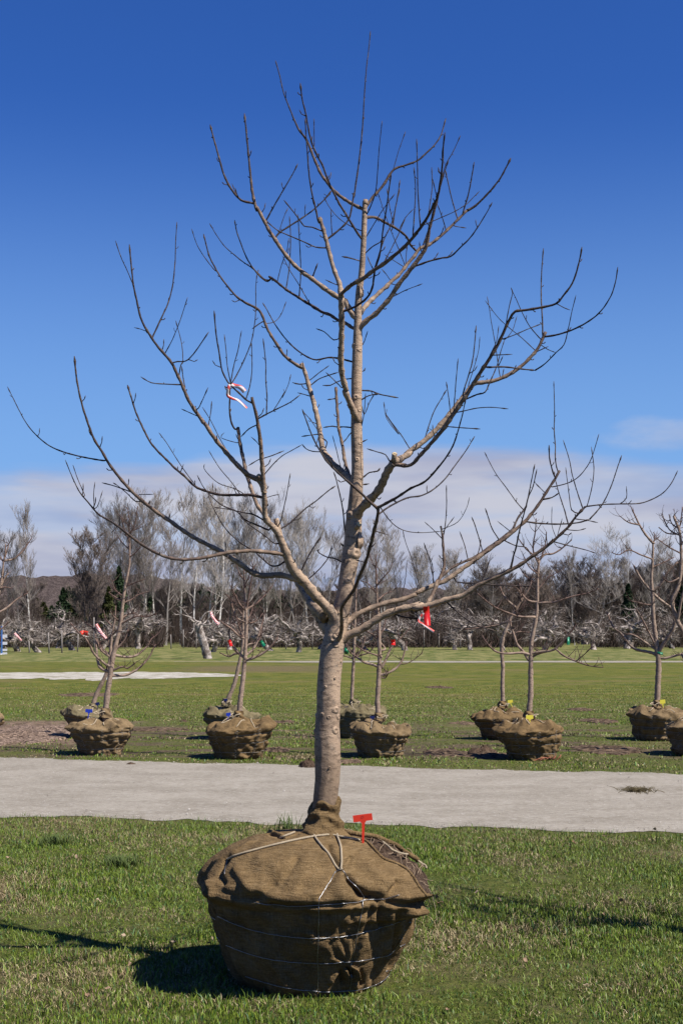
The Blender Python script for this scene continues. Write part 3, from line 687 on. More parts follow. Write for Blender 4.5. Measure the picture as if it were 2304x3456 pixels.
i40|L11|*|2.6,2.2,1.8|Z8 180,1005 250,1070 350,1140 470,1180
j1|L13|*|1.6,1.2|Z4 385,1650 460,1590 550,1525
j2|L13|*|2.2,1.8,1.5|Z4 385,1700 450,1650 520,1620 630,1585
j3|L13|*|2,1.5|Z4 385,1680 290,1690 225,1675
j4|L13|*|1.7,1.2|Z4 400,1800 330,1780 270,1765
j5|L13|*|1.8,1.4|Z7 620,370 540,380 485,388
j6|L13|*|2.2,1.8|Z7 655,500 680,430 640,400
j7|L13|*|1.8,1.4|Z7 650,505 570,500 520,480 490,445
j8|L13a|*|1.4,1|Z3 1215,878 1290,865 1340,810 1380,710
j9|L13a|*|1.8,1.4|Z3 1200,865 1160,890 1120,920
j10|TL|.2|3.2,2.8,2.4,1.8,1.4|Z4 770,1495 690,1475 620,1460 540,1455 440,1475 360,1450 250,1375 150,1270 60,1140 0,1030 Z3 1200,720
j11|L13a|*|1.6,1.3,1|Z3 845,480 780,400 720,310 690,240 665,160
k1|L14|*|2.2,1.6|Z7 765,318 720,310 650,320
k2|L14|*|1.4,1|Z7 810,600 790,640 745,470 720,380
k3|L14|*|1.8,1.2|Z7 752,100 680,110
k4|TL|*|1.8,1.4|Z7 865,355 830,400 800,435
k5|TL|*|2.2,1.7|Z7 860,320 800,315 770,318
m1|L15a|*|3.2,2.8,2.4,1.8,1.3|Z4 540,405 640,325 720,240 750,120 770,0 Z1 1330,1380 1370,1100 1395,850 1410,600 1425,400 1440,280 1455,120
m2|L15a|*|3.2,2.8,2.4,2,1.6|Z4 455,255 435,160 410,60 Z1 1030,1430 1010,1330 990,1190 980,1050 970,930 963,780
m3|C1|*|1.4,1.1|Z1 1028,1000 1030,880 1028,785
m4|L16|*|3,2.4,1.9,1.5|Z4 80,405 110,355 280,245 420,145 560,10 Z1 1110,1390 1170,1320
m5|TL|*|2.2,1.8,1.5,1.2|Z4 880,190 920,110 Z2 375,660 390,500 400,350 410,250 423,130
m6|C3|*|1.2,1|Z2 510,490 550,350 600,210
m7|L15|-.3|4,3.5,3,2.6,2.2,1.8|Z4 680,1045 780,1005 880,930 930,840 950,700 Z2 410,1120 430,950 455,800 475,650 492,520
m8|L15b|*|2.2,1.8,1.4|Z2 360,1265 400,1140 440,1020 500,890 540,700 558,575
m9|L15b|*|2,1.7,1.3|Z2 655,1010 665,850 675,650 663,480
m10|L15b|*|2.2,1.8,1.4|Z2 712,935 695,700 690,500 683,265
m11|L15b|*|1.8,1.3|Z2 775,830 800,640 797,480
m12|L15b|*|1.6,1.2|Z2 835,700 805,570
m13|L17b|*|2.6,2.2,1.8,1.3|Z2 755,1090 780,950 830,750 860,640 900,500 925,430
m14|L17|*|2.2,1.9,1.5,1.1|Z2 735,1065 790,900 820,780 870,580 905,460 960,360 1015,240
m15|L17|*|2,1.5|Z2 995,875 960,760 930,640 900,500
m16|L17|*|1.8,1.3|Z2 905,955 870,840 840,760
m17|L17|*|3.6,3.2,2.8,2.3|Z2 1060,810 1130,770 1230,670 1310,570 1360,480 1395,410
m18|L17|*|2.4,2,1.6|Z2 1030,840 1040,800 1075,680 1100,550 1118,440
m19|m18|*|1.3,1|Z2 1060,760 1110,710 1160,660
m20|L15b|*|1.5,1.2|Z2 730,920 870,860 980,810 1060,760
m21|L17|*|1.6,1.1|Z2 970,925 1060,940
m22|L17b|*|3.2,2.6,2,1.4|Z2 680,1225 780,1190 880,1165 940,1155 1010,1090 1090,1010 1160,910 1220,810 1255,745
m23|L17b|*|1.6,1.1|Z2 500,1460 600,1410 730,1360
m24|L17c|*|1.8,1.3|Z2 505,930 510,880 530,760 558,640
m25|L17c|*|1.5,1.1|Z2 510,925 480,780 460,640
m26|L17c|*|1.6,1.1|Z2 550,960 600,860 660,795
m27|TL|*|1.6,1.2|Z2 300,1010 380,880 430,800 520,680
m28|TL|*|2,1.6|Z2 295,1130 350,1080 410,1045 430,1010
m29|TL|*|2,1.4|Z2 260,1190 180,1165 120,1155
m30|L17|*|1.4,1|Z2 600,1235 540,1080 490,960 430,790 390,670
m31|L15b|*|1.7,1.2|Z2 430,1210 490,1100 550,980 600,860
m32|L17|*|1.4,1.1|Z2 600,1235 605,1140 615,1060
m33|L17|*|1.4,1|Z2 590,1235 510,1185 440,1140
m34|L17|*|1.3,1|Z2 485,1335 455,1290 420,1250
m35|L15b|*|1.6,1.2|Z2 360,1260 330,1200 310,1150
n1|L16|*|4,3.6,3,2.6,2.2|Z1 575,1425 500,1410 460,1385 400,1310 350,1210 320,1110 290,1000 270,930 245,830
n2|n1|*|1.5,1.1|Z1 470,1395 440,1350 410,1275
n3|L16|*|2.4,2,1.5|Z1 665,1560 730,1440 800,1320 870,1200 907,1125
n4|L16|*|2.2,1.5|Z4 400,755 425,690 450,620
n5|L18|*|1.5,1.2|Z4 95,785 130,640 180,500 195,400
n6|L18|*|1.9,1.5|Z4 170,850 200,650 210,400 200,210
n7|L18|*|1.8,1.3|Z4 285,925 300,700 290,450 275,190
n8|L15a|*|2.4,2,1.5|Z4 520,487 430,480 340,440 200,380 100,335 0,255
n9|n8|*|1.3,1|Z4 110,340 150,220 190,130
n10|L15a|*|2.5,2.2,1.8|Z4 490,340 400,305 330,295 290,240 220,150 150,65
n11|m1|*|1.6,1.2|Z4 577,370 568,250 565,150
n12|TL|*|1.6,1.2|Z4 830,335 730,290 640,230 560,140 500,35
n13|L15a|*|1.8,1.2|Z4 615,812 515,768
n14|TL|*|2,1.6|Z4 820,602 740,580 660,565
p1|L18|*|2.4,2,1.5,1.1|Z3 1250,550 1210,540 1160,490 1110,450 1050,410 990,360 920,300 860,220 800,120
p2|L18|*|2.5,2,1.6|Z3 1240,560 1190,530 1130,460 1080,380 1040,280 1005,180 990,95
p3|L18|*|1.8,1.4,1.1|Z4 460,1040 400,1010 340,910 270,790 200,680 140,560
q1|L15|*|1.8,1.4|Z4 645,1280 590,1300 510,1230 435,1200
q2|TL|*|2,1.4|Z4 770,1660 800,1590 850,1575 870,1545
q3|TL|*|2.6,2.2,1.8|Z4 840,1745 920,1750 1000,1780 1160,1810
q4|TL|*|2.2,1.6|Z4 830,1829 900,1790 1000,1775
q5|TL|*|1.6,1.2|Z4 845,1340 870,1280 890,1220
q6|TL|*|1.8,1.3|Z7 935,140 960,220 1000,130 1040,60
q7|TL|*|2,1.5|Z4 750,1640 700,1645 620,1670 560,1700 490,1700
q8|L15|*|1.8,1.3|Z4 660,1720 640,1700 590,1650 520,1585
r1|TL|*|2.4,2|Z7 945,700 1000,660 1060,650 1080,625
r2|TL|*|2,1.5|Z7 945,752 1000,745
r3|TL|*|2,1.4|Z7 935,432 985,410
r4|L9|*|2.2,1.8,1.5|Z7 1155,580 1120,525 1060,505 980,480
r5|TL|*|2.8,2.4,2,1.6|Z7 820,1120 800,950 770,800 745,700 728,655
r6|TL|*|2.2,1.7|Z7 800,1340 740,1310 680,1300 610,1260 620,1240
r7|TL|*|2.2,1.6|Z7 815,1222 780,1195
r8|TL|*|1.8,1.3|Z7 935,320 960,200 970,60
'''
rd = random.Random(11)
TB, TLs = resolve(MAIN, 6.75, 3)
TREE0 = empty('balled_fruit_tree', (BX, BD, 0), 'large bare fruit tree standing in its burlap root ball in front of the path', 'tree')
def root_of(b):
    while b.par in TB and not b.name[0] in 'LC' and b.name not in ('T', 'TL'): b = TB[b.par]
    return b.name
parts = {}
# trunk with its central leader, smooth enough to carry swellings and scars
mb = MB()
C = np.vstack([TB['T'].C[:-3], TB['TL'].C[4:]])
C = C[np.argsort(C[:, 2])]
C = catmull(C[::4], .012)
V = []; sides = 40
for i, c in enumerate(C):
    ang = np.linspace(0, 2*math.pi, sides, endpoint=False); row = []
    for a in ang:
        q = Vector((math.cos(a)*3, math.sin(a)*3, c[2]*9)); bump = 1+.045*noise.noise(q)+.02*noise.noise(q*3.1)
        row.append((c[0]+math.cos(a)*c[3]*bump, c[1]+math.sin(a)*c[3]*bump, c[2]))
    V.append(row)
n0 = mb.n; mb.grid(np.array(V), closed=True); mb.a[-1] = np.repeat(C[:, 3], sides)
top = C[-1]; mb.add([(top[0]+math.cos(a)*top[3], top[1]+math.sin(a)*top[3]*1., top[2]) for a in np.linspace(0, 6.283, 12, endpoint=False)], [tuple(range(12))], top[3])
def knob(px, py, r, out=.30, stretch=1.):       # swelling / healed pruning scar on the camera side or flank of the trunk
    k = int(np.argmin(abs(TRUNKPX[:, 1]-py))); c = C[k]; x = (px-CX)*c[1]/F; off = x-c[0]; rr = c[3]
    off = max(-rr, min(rr, off)); y = c[1]-math.sqrt(max(0, rr*rr-off*off))*1.0
    cen = np.array((c[0]+off, y, c[2])); rows = []
    ax = np.array((off, y-c[1], 0.)); ax /= np.linalg.norm(ax)+1e-9; up = np.array((0, 0, 1.)); sd = np.cross(up, ax)
    for t, s in ((-.6, 1.7), (-.1, 1.25), (.12, 1.0), (out, .72), (out*.9, .5), (out*.35, .28), (out*.2, .02)):
        rows.append([cen+ax*t*r+(sd*math.cos(a)+up*math.sin(a)*stretch)*r*s*(1+.15*noise.noise(Vector((a*2, t, px)))) for a in np.linspace(0, 6.283, 14, endpoint=False)])
    mb.grid(np.array(rows), closed=True); mb.a[-1] = np.full(len(rows)*14, .03)
TRUNKPX = np.array([[c[0]/c[1]*F+CX, HY-(c[2]-CH)*F/c[1]] for c in C])
for kx, ky, kr in ((1133, 2395, .016), (1142, 2418, .012), (1132, 2464, .017), (1066, 2418, .014), (1060, 2470, .016), (1110, 2415, .010), (1087, 2410, .009), (1068, 2725, .01),
                   (1222, 1830, .028), (1180, 1740, .018), (1200, 1870, .022), (1215, 1500, .009), (1204, 1555, .009), (1220, 1615, .009), (1200, 1345, .012), (1190, 1165, .012), (1215, 1185, .01), (1225, 985, .02), (1213, 1390, .01), (1135, 2180, .014), (1125, 2150, .018), (1172, 1960, .012)): knob(kx, ky, kr)
for kx, ky in ((1142, 2070), (1150, 2235), (1098, 2320), (1130, 2285), (1112, 2590), (1178, 1890), (1195, 1930)): knob(kx, ky, .006, .9)
trunk = mb.build('trunk', BARKT, TREE0)
parts['T'] = parts['TL'] = trunk
for b in TLs:
    if b.name[0] in 'LC' and b.name != 'TL' and b.par != '-':
        mb = MB(); add_branch(mb, b, rd)
        for s in TLs:                      # the shortest side spurs stay in the limb's own mesh
            if s.par == b.name and s.name[0].islower() and s.len < .17: add_branch(mb, s, rd, False); s.done = True
        parts[b.name] = mb.build('limb', BARK, TREE0)
for b in TLs:
    if b.name[0].islower() and not getattr(b, 'done', False):
        host = root_of(b); mb = MB(); add_branch(mb, b, rd, True)
        big = b.len > .17
        parts[b.name] = mb.build('shoot' if big else 'spur', BARK, parts[host] if host not in ('T', 'TL') else TREE0)
# pruning stubs with pale cut faces
def stub(P0, P1, r, par, dd=0., face=True):
    d = TB[par].px; k = int(np.hypot(d[:, 0]-P0[0], d[:, 1]-P0[1]).argmin()); dep = d[k, 2]
    a = at(*P0, dep); b = at(*P1, dep+dd); r = r*dep/F; mb = MB(); mb.tube([a, a*.5+b*.5, b], [r*1.15, r*1.02, r], 14)
    host = parts[par]; host = host if host is not trunk else TREE0
    s = mb.build('cut_stub', BARK, host)
    if face:
        n = (b-a).normalized(); mb = MB(); u = n.orthogonal().normalized(); w = n.cross(u)
        mb.add([b+n*.0012+(u*math.cos(t)+w*math.sin(t))*r*.86*(1+.06*math.sin(3*t)) for t in np.linspace(0, 6.283, 16, endpoint=False)], [tuple(range(16))])
        f = mb.build('cut_face', CUT, host, False)
stub((1328, 1562), (1331, 1531), 9, 'L9', -.03); stub((1195, 1790), (1211, 1769), 9, 'TL', -.075); stub((884, 1622), (871, 1604), 8, 'L5', -.02)
stub((948, 1820), (931, 1750), 9, 'L1', -.01, False); stub((1100, 2085), (1048, 2030), 19, 'T', .10, False); stub((1232, 690), (1233, 674), 8, 'TL', 0)
stub((1080, 752), (1077, 738), 6, 'L15a', 0)

# ---------------------------------------------------------------- root balls
PROF = [(z_, r_*.955) for z_, r_ in [(0, .36), (.03, .385), (.12, .43), (.22, .475), (.33, .515), (.385, .538), (.42, .553), (.46, .566), (.50, .553), (.555, .505), (.63, .405), (.672, .30), (.690, .18), (.699, .08), (.703, .001)]]
PZ = [p[0] for p in PROF]; PR = [p[1] for p in PROF]
def prof_pts(n):
    s = [0]; 
    for a, b in zip(PROF[:-1], PROF[1:]): s.append(s[-1]+math.hypot(b[0]-a[0], b[1]-a[1]))
    t = np.linspace(0, s[-1], n); z = np.interp(t, s, PZ); r = np.interp(t, s, PR)
    for _ in range(3): z[1:-1] = (z[:-2]+z[1:-1]*2+z[2:])/4; r[1:-1] = (r[:-2]+r[1:-1]*2+r[2:])/4
    return z, r
def sm(t): t = max(0., min(1., t)); return t*t*(3-2*t)
def inpoly(x, y, P):
    c = False; j = len(P)-1
    for i in range(len(P)):
        if (P[i][1] > y) != (P[j][1] > y) and x < (P[j][0]-P[i][0])*(y-P[i][1])/(P[j][1]-P[i][1])+P[i][0]: c = not c
        j = i
    return c
def zb(x, y): return (600+x*.57398, 2656+y*.57398)
SOILP = [zb(*q) for q in ((1035, 305), (1000, 278), (985, 262), (1050, 240), (1110, 236), (1200, 215), (1400, 250), (1600, 400), (1600, 640), (1462, 622), (1425, 590), (1395, 545), (1350, 490), (1280, 450), (1210, 425), (1150, 370), (1110, 325))]
def bigdisp(th, z, r):
    """outward push of the big ball's fabric at angle th (front = -pi/2)"""
    N = noise.noise; p = Vector((math.cos(th)*r, math.sin(th)*r, z))
    d = .030*N(p*4.0)+.013*N(p*9+Vector((3, 1, 7)))+.0035*N(p*26)-.010*abs(N(Vector((th*2.5+z*6, z*7, 2))))
    top = sm((z-.47)/.06); low = 1-sm((z-.36)/.06)
    d += (.034*abs(math.sin(th*3.5+.9))**.8-.006)*math.exp(-((z-.485)/.05)**2)           # fabric billows between ties
    d -= .013*math.exp(-((z-.408)/.016)**2)*(0.35+.65*abs(math.sin(th*2+.4)))             # top ring wire bites in
    d += .022*math.exp(-((z-.45)/.020)**2)*(.5+.5*N(Vector((th*3, 2, 0))))
    d += low*(.009*math.sin(th*15+5*N(Vector((th*2, z*5, 0))))*sm((.42-z)/.2)+.020*N(Vector((th*7, z*3.2, 3))))
    d += low*.012*abs(N(Vector((th*7+z*9, z*6, 8))))
    # loose flap hanging over the right front rim
    dt = (th+.62+2*math.pi) % (2*math.pi); dt = dt-2*math.pi if dt > math.pi else dt
    f = math.exp(-(dt/.42)**2); d += f*.075*(sm((z-.345)/.022))*(1-sm((z-.50)/.10))
    d += f*.012*math.sin((z-.4)*55+th*6)*(sm((z-.36)/.02))*(1-sm((z-.52)/.05))
    # radial folds running in to the collar and the tie at the front
    d += .011*top*math.sin(th*9+3*N(Vector((th*3, z*8, 1))))*(1 if r > .12 else .4)
    dt = th+1.37; d -= .016*math.exp(-(dt/.05)**2)*math.exp(-((z-.555)/.05)**2)
    d += .010*math.exp(-((dt-.12)/.07)**2)*math.exp(-((z-.50)/.05)**2)
    # gathered knot low on the front
    dt = th+1.26; kk = math.exp(-(dt/.16)**2)*math.exp(-((z-.10)/.10)**2)
    d += kk*(.010+.016*N(Vector((th*30, z*34, 5)))); 
    fan = math.exp(-(dt/.32)**2)*math.exp(-((z-.20)/.12)**2); d += fan*.010*math.sin(math.atan2(dt, z-.10+.001)*13)
    return d
def bigpoint(th, z, r, off=0): 
    rr = r+bigdisp(th, z, r)*min(1, r/.1)+off
    return Vector((BX+rr*math.cos(th), BD+rr*math.sin(th), z+(.006*noise.noise(Vector((math.cos(th)*r*6, math.sin(th)*r*6, 2))) if r < .5 else 0)-.012*math.cos(th+.3)*0))
zz, rr_ = prof_pts(190); NTH = 420
V = np.array([[bigpoint(2*math.pi*k/NTH, z, r) for k in range(NTH)] for z, r in zip(zz, rr_)])
# folds traced from the photo: + ridges, - creases, laid on the surface and pushed in or out of it
QF = [(i*NTH+k, i*NTH+(k+1) % NTH, (i+1)*NTH+(k+1) % NTH, (i+1)*NTH+k) for i in range(len(zz)-1) for k in range(NTH)]
tree0 = BVHTree.FromPolygons(V.reshape(-1, 3).tolist(), QF)
FOLDS = [(-.024, .014, [(560, 690), (700, 704), (830, 702), (960, 694), (1090, 684)]), (-.040, .022, [(1000, 530), (1040, 590), (1100, 638), (1190, 655), (1270, 625), (1308, 560)]), (-.016, .012, [(890, 340), (900, 400), (945, 480)]),
  (-.016, .012, [(1000, 440), (1020, 412)]), (.026, .020, [(1215, 640), (1330, 648), (1460, 636)]), (-.030, .016, [(1250, 680), (1350, 694), (1450, 672)]), (.030, .030, [(1310, 700), (1380, 735), (1440, 735)]), (-.016, .022, [(200, 590), (350, 655), (480, 640), (560, 585)]),
  (.026, .032, [(430, 560), (550, 640), (700, 660), (800, 625)]), (-.020, .014, [(1150, 700), (1130, 780), (1110, 850)]), (-.018, .012, [(1192, 685), (1180, 760), (1200, 820)]), (.014, .014, [(1165, 700), (1150, 780)]), (-.018, .016, [(740, 720), (800, 800), (815, 860)]), (.016, .014, [(700, 852), (790, 868)]), (.014, .014, [(700, 915), (790, 925)]),
  (.018, .010, [(925, 880), (965, 960), (1000, 1035)]), (-.018, .009, [(955, 890), (985, 970), (1006, 1035)]), (-.016, .010, [(895, 925), (940, 1000), (1000, 1042)]), (.018, .010, [(1010, 900), (1006, 1040)]), (.020, .012, [(1105, 870), (1060, 980), (1022, 1042)]), (-.018, .009, [(1072, 900), (1038, 980), (1016, 1042)]), (.014, .010, [(905, 1015), (960, 1030), (1000, 1045)]),
  (.026, .009, [(1010, 1056), (1048, 1080), (1062, 1130)]), (-.022, .008, [(1000, 1062), (1025, 1100), (1035, 1150)]), (.026, .010, [(985, 1080), (995, 1120), (985, 1170)]), (-.018, .008, [(960, 1080), (972, 1150)]), (.020, .009, [(930, 1100), (900, 1150)]), (.022, .009, [(1030, 1120), (1046, 1180)]), (-.020, .008, [(1075, 1080), (1080, 1160)]),
  (.024, .028, [(1240, 720), (1235, 850), (1215, 1000)]), (-.024, .020, [(1300, 745), (1285, 900), (1250, 1050)]), (-.020, .010, [(500, 264), (560, 282), (612, 300)]), (.012, .012, [(500, 250), (560, 266), (612, 284)]), (.012, .022, [(220, 440), (300, 400), (420, 330)]), (-.020, .016, [(293, 428), (268, 470), (240, 520), (262, 570)]), (.018, .024, [(350, 480), (400, 560), (440, 620)]),
  (.024, .036, [(962, 545), (955, 600), (965, 650)]), (-.018, .010, [(930, 500), (900, 552), (834, 650)]), (-.018, .010, [(1010, 545), (1060, 592), (1090, 636)]), (.022, .030, [(1120, 480), (1200, 540), (1250, 560)]), (-.012, .016, [(700, 420), (640, 520), (600, 600)]), (.012, .030, [(760, 440), (720, 540), (700, 600)]),
  (-.018, .014, [(150, 520), (180, 640), (220, 740)]), (.020, .020, [(175, 560), (200, 660)]), (-.014, .014, [(330, 700), (380, 800), (420, 900)]), (.014, .02, [(450, 760), (480, 880)]), (-.014, .014, [(560, 760), (600, 900), (620, 1050)]), (.014, .02, [(660, 980), (700, 1100)]), (-.016, .012, [(880, 740), (900, 820), (890, 880)]), (.014, .014, [(1010, 720), (1000, 800)]), (-.012, .012, [(1040, 700), (1020, 780)])]
VF = V.reshape(-1, 3); push = np.zeros(len(VF))
for amp, wd, pts in FOLDS:
    Pp = catmull(np.array([zb(*q) for q in pts]), 5); H = []
    for p_ in Pp:
        dr = (at(p_[0], p_[1], 7)-cam.location).normalized(); h = tree0.ray_cast(cam.location, dr)
        if h[0] is not None: H.append(tuple(h[0]))
    if not H: continue
    H = np.array(H); near = np.abs(VF-H.mean(0)).max(1) < .4; idx = np.where(near)[0]
    dd = np.min(np.linalg.norm(VF[idx, None, :]-H[None], axis=2), axis=1); push[idx] += (.6 if 700 < np.mean([q_[1] for q_ in pts]) < 1045 and np.mean([q_[0] for q_ in pts]) < 1120 else 1.15)*amp*np.exp(-(dd/wd)**2)
push = push.reshape(len(zz), NTH); rad_ = np.stack([V[..., 0]-BX, V[..., 1]-BD, (V[..., 2]-.40)*1.0*(V[..., 2] > .40)], -1); rad_ /= np.linalg.norm(rad_, axis=-1, keepdims=True)+1e-9
V = V+rad_*push[..., None]
PXY = np.stack([V[..., 0]/V[..., 1]*F+CX, HY-(V[..., 2]-CH)*F/V[..., 1]], -1)
keepv = np.array([[not (zz[i] > .40 and -1.35 < (((2*math.pi*k/NTH)+math.pi) % (2*math.pi)-math.pi) < 1.7 and inpoly(PXY[i, k, 0], PXY[i, k, 1], SOILP)) for k in range(NTH)] for i in range(len(zz))])
mb = MB(); Fc = []; R_ = len(zz)
for i in range(R_-1):
    for k in range(NTH):
        k2 = (k+1) % NTH
        if keepv[i, k] and keepv[i, k2] and keepv[i+1, k] and keepv[i+1, k2]: Fc.append((i*NTH+k, i*NTH+k2, (i+1)*NTH+k2, (i+1)*NTH+k))
mb.add(V.reshape(-1, 3), Fc)
wrap = mb.build('burlap_wrap', BURLAP, TREE0)
mb.f = Fc
full = BVHTree.FromPolygons(V.reshape(-1, 3).tolist(), [(i*NTH+k, i*NTH+(k+1) % NTH, (i+1)*NTH+(k+1) % NTH, (i+1)*NTH+k) for i in range(R_-1) for k in range(NTH)])
def cast(px, py, off=.003):
    d = at(px, py, 7)-cam.location; d.normalize(); h = full.ray_cast(cam.location, d)
    if h[0] is None:
        q = at(px, py, 6.75); nn = full.find_nearest(q); return nn[0]+nn[1]*off*(1 if nn[1].dot(q-Vector((BX, BD, .35))) > 0 else -1)
    n = h[1] if h[1].dot(d) < 0 else -h[1]
    return h[0]+n*off
# soil core, rough and crumbly
mb = MB(); z2, r2 = prof_pts(120); M = 260; SV = np.zeros((len(z2), M, 3))
for i, (z, r) in enumerate(zip(z2, r2)):
    for k in range(M):
        th = 2*math.pi*k/M; p = Vector((math.cos(th)*r, math.sin(th)*r, z)); q = .014*noise.noise(p*18)+.010*noise.noise(p*45)+.005*noise.noise(p*95)
        rel = (th+.35+math.pi) % (2*math.pi)-math.pi; op = math.exp(-(rel/.95)**4)*sm((z-.38)/.05); rr = max(0, r+q-.016*op-.075*(1-op)+op*bigdisp(th, z, r)*.8); SV[i, k] = (BX+rr*math.cos(th), BD+rr*math.sin(th), z-.010+q*(1 if r < .5 else 0))
mb.grid(SV[8:], True); mb.build('soil', SOIL, TREE0)
# turned hem of burlap round the opening, roots in the soil
def surf_tube(mb, pts, r, off, step=.012, sides=7, jit=0., ends=True, view=zb):
    P = catmull(np.array([[*view(*q)] for q in pts]), 6); W = [cast(p[0], p[1], off) for p in P]
    W = np.array(W); 
    for _ in range(2): W[1:-1] = (W[:-2]+2*W[1:-1]+W[2:])/4
    C = catmull(np.column_stack([W, np.full(len(W), r)]), step)
    if jit: C[:, :3] += np.array([[rd.gauss(0, jit) for _ in range(3)] for _ in C])
    mb.tube(C[:, :3], C[:, 3], sides); return C
mb = MB()
C = surf_tube(mb, [(960, 290), (1040, 300), (1105, 318), (1150, 360), (1205, 418), (1275, 445), (1345, 485), (1390, 540), (1420, 590), (1462, 640)], .007, .001)
surf_tube(mb, [(940, 262), (1010, 242), (1080, 232), (1180, 250), (1260, 292), (1340, 345), (1400, 372), (1430, 410)], .012, .006, jit=.0008)
mb.build('burlap_hem', BURLAP, wrap)
mb = MB()
for _ in range(110):
    x, y = rd.uniform(1010, 1460), rd.uniform(250, 600)
    if not inpoly(*zb(x, y), SOILP): continue
    pts = [(x, y)]; a = rd.uniform(0, 6.28)
    for _ in range(3): a += rd.uniform(-.8, .8); pts.append((pts[-1][0]+math.cos(a)*22, pts[-1][1]+math.sin(a)*22))
    if all(inpoly(*zb(*q), SOILP) for q in pts): surf_tube(mb, pts, rd.uniform(.0007, .0018), rd.uniform(-.004, .008), .008, 5, .0006)
mb.build('root_fibres', mat('fine_roots', lambda t, p: t.mix(t.noise(p, 40, 2), (.20, .12, .07), (.55, .42, .28)), .9), TREE0)
# burlap bunched round the foot of the trunk
mb = MB(); rows = []
tc = TB['T'].C
for i in range(60):
    t = i/59; z = .665+.175*t; k = int(np.argmin(abs(tc[:, 2]-max(z, tc[:, 2].min())))); cx, cy = tc[k, 0], tc[k, 1]; row = []
    base = np.interp(t, [0, .12, .3, .6, .85, .97, 1], [.150, .118, .098, .080, .072, .070, .060])
    for k2 in range(90):
        a = 2*math.pi*k2/90; spiral = math.sin(a*2+z*95+2*noise.noise(Vector((math.cos(a)*1.5, math.sin(a)*1.5, z*12))))
        r = base+.0085*spiral*(1-.5*t)+.012*noise.noise(Vector((math.cos(a)*2, math.sin(a)*2, z*22)))+.004*noise.noise(Vector((math.cos(a)*7, math.sin(a)*7, z*50)))
        if t < .35 and math.cos(a) < 0: r += .035*(1-t/.35)*max(0, -math.cos(a))
        zj = z+(.018*math.sin(a*3+1)+.012*math.cos(a))*t
        row.append((cx-.008*(1-t)+r*math.cos(a), cy+r*math.sin(a), zj))
    rows.append(row)
mb.grid(np.array(rows), True); mb.build('burlap_collar', BURLAP, TREE0)
# wire basket
def ring(z, r0=.0021, t0=0, t1=2*math.pi, off=.0035):
    n = 120; W = []
    for k in range(n+1):
        th = t0+(t1-t0)*k/n; r = float(np.interp(z, zz[:-8], rr_[:-8])); W.append(bigpoint(th, z, r, off))
    W = np.array(W)
    for _ in range(3): W[1:-1] = (W[:-2]+2*W[1:-1]+W[2:])/4
    return W
WR = .0018
for z in (.415, .30, .185, .065):
    mb = MB(); W = ring(z, t0=-.35, t1=math.pi+.25); mb.tube(W, np.full(len(W), WR), 6); mb.build('basket_wire', WIRE, TREE0)
for th in np.arange(0, math.pi+.1, math.pi/6):
    mb = MB(); W = np.array([bigpoint(th, z, float(np.interp(z, zz[:-8], rr_[:-8])), .0035) for z in np.linspace(.02, .42, 40)]); mb.tube(W, np.full(len(W), WR), 6); mb.build('basket_wire', WIRE, TREE0)
for pts in ([(450, 680), (560, 690), (680, 696), (830, 690), (960, 680), (1090, 670), (1205, 660), (1300, 640)], [(965, 492), (930, 500), (905, 545), (860, 610), (832, 650), (830, 690), (828, 800), (826, 890), (822, 1000), (826, 1100), (822, 1200)],
            [(970, 495), (1010, 545), (1060, 590), (1090, 635), (1090, 670), (1075, 760), (1055, 860), (1035, 950), (1020, 1040), (1012, 1190)],
            [(240, 760), (350, 810), (480, 850), (640, 878), (830, 888), (930, 882), (1080, 858), (1200, 825), (1330, 780)], [(290, 930), (420, 980), (600, 1020), (820, 1035), (1020, 1025), (1100, 1015), (1175, 1000), (1240, 985), (1290, 930), (1316, 885)],
            [(400, 1110), (600, 1170), (820, 1200), (1015, 1195), (1100, 1180), (1180, 1150), (1230, 1110), (1248, 1075)], [(293, 425), (285, 470), (278, 515)]):
    mb = MB(); surf_tube(mb, pts, WR, .0050, sides=6, jit=.0004); mb.build('basket_wire', WIRE, TREE0)
# jute rope lacing
def rope(pts, r=.0050, off=.006):
    mb = MB(); C = surf_tube(mb, pts, r, off, sides=8, step=.006)
    n = len(C); C2 = C.copy()
    for ph in (0, math.pi):     # a second strand twisted round the first
        D = C.copy(); D[:, 0] += np.cos(np.arange(n)*1.1+ph)*r*.45; D[:, 2] += np.sin(np.arange(n)*1.1+ph)*r*.45; mb.tube(D[:, :3], D[:, 3]*.62, 6)
    mb.build('rope', ROPE, TREE0)
for p in ([(292, 424), (400, 390), (550, 350), (700, 315), (790, 298), (850, 290), (900, 287), (960, 298), (1010, 308), (1070, 318)], [(785, 265), (820, 320), (870, 380), (905, 430), (950, 488)], [(932, 262), (938, 300), (953, 345), (960, 420), (963, 492)],
          [(760, 268), (800, 270), (860, 274), (930, 262), (1000, 240), (1080, 238), (1180, 260), (1250, 300), (1340, 358), (1380, 372)], [(605, 301), (645, 288), (688, 272)], [(1200, 328), (1230, 352), (1260, 378), (1330, 400), (1415, 398), (1440, 430), (1455, 480)],
          [(905, 262), (935, 235), (965, 218), (1000, 205), (1010, 222), (960, 246)]): rope(p)
mb = MB()
for _ in range(26):   # frayed knot
    a = rd.uniform(0, 6.28); x, y = 985+rd.gauss(0, 22), 228+rd.gauss(0, 10); surf_tube(mb, [(x, y), (x+math.cos(a)*14, y+math.sin(a)*8), (x+math.cos(a)*30, y+math.sin(a)*16)], .0013, rd.uniform(.004, .022), .01, 4)
for _ in range(8):
    a = rd.uniform(0, 6.28); x, y = 962+rd.gauss(0, 4), 490+rd.gauss(0, 4); surf_tube(mb, [(x, y), (x+math.cos(a)*10, y+math.sin(a)*8)], .0018, .008, .01, 4)
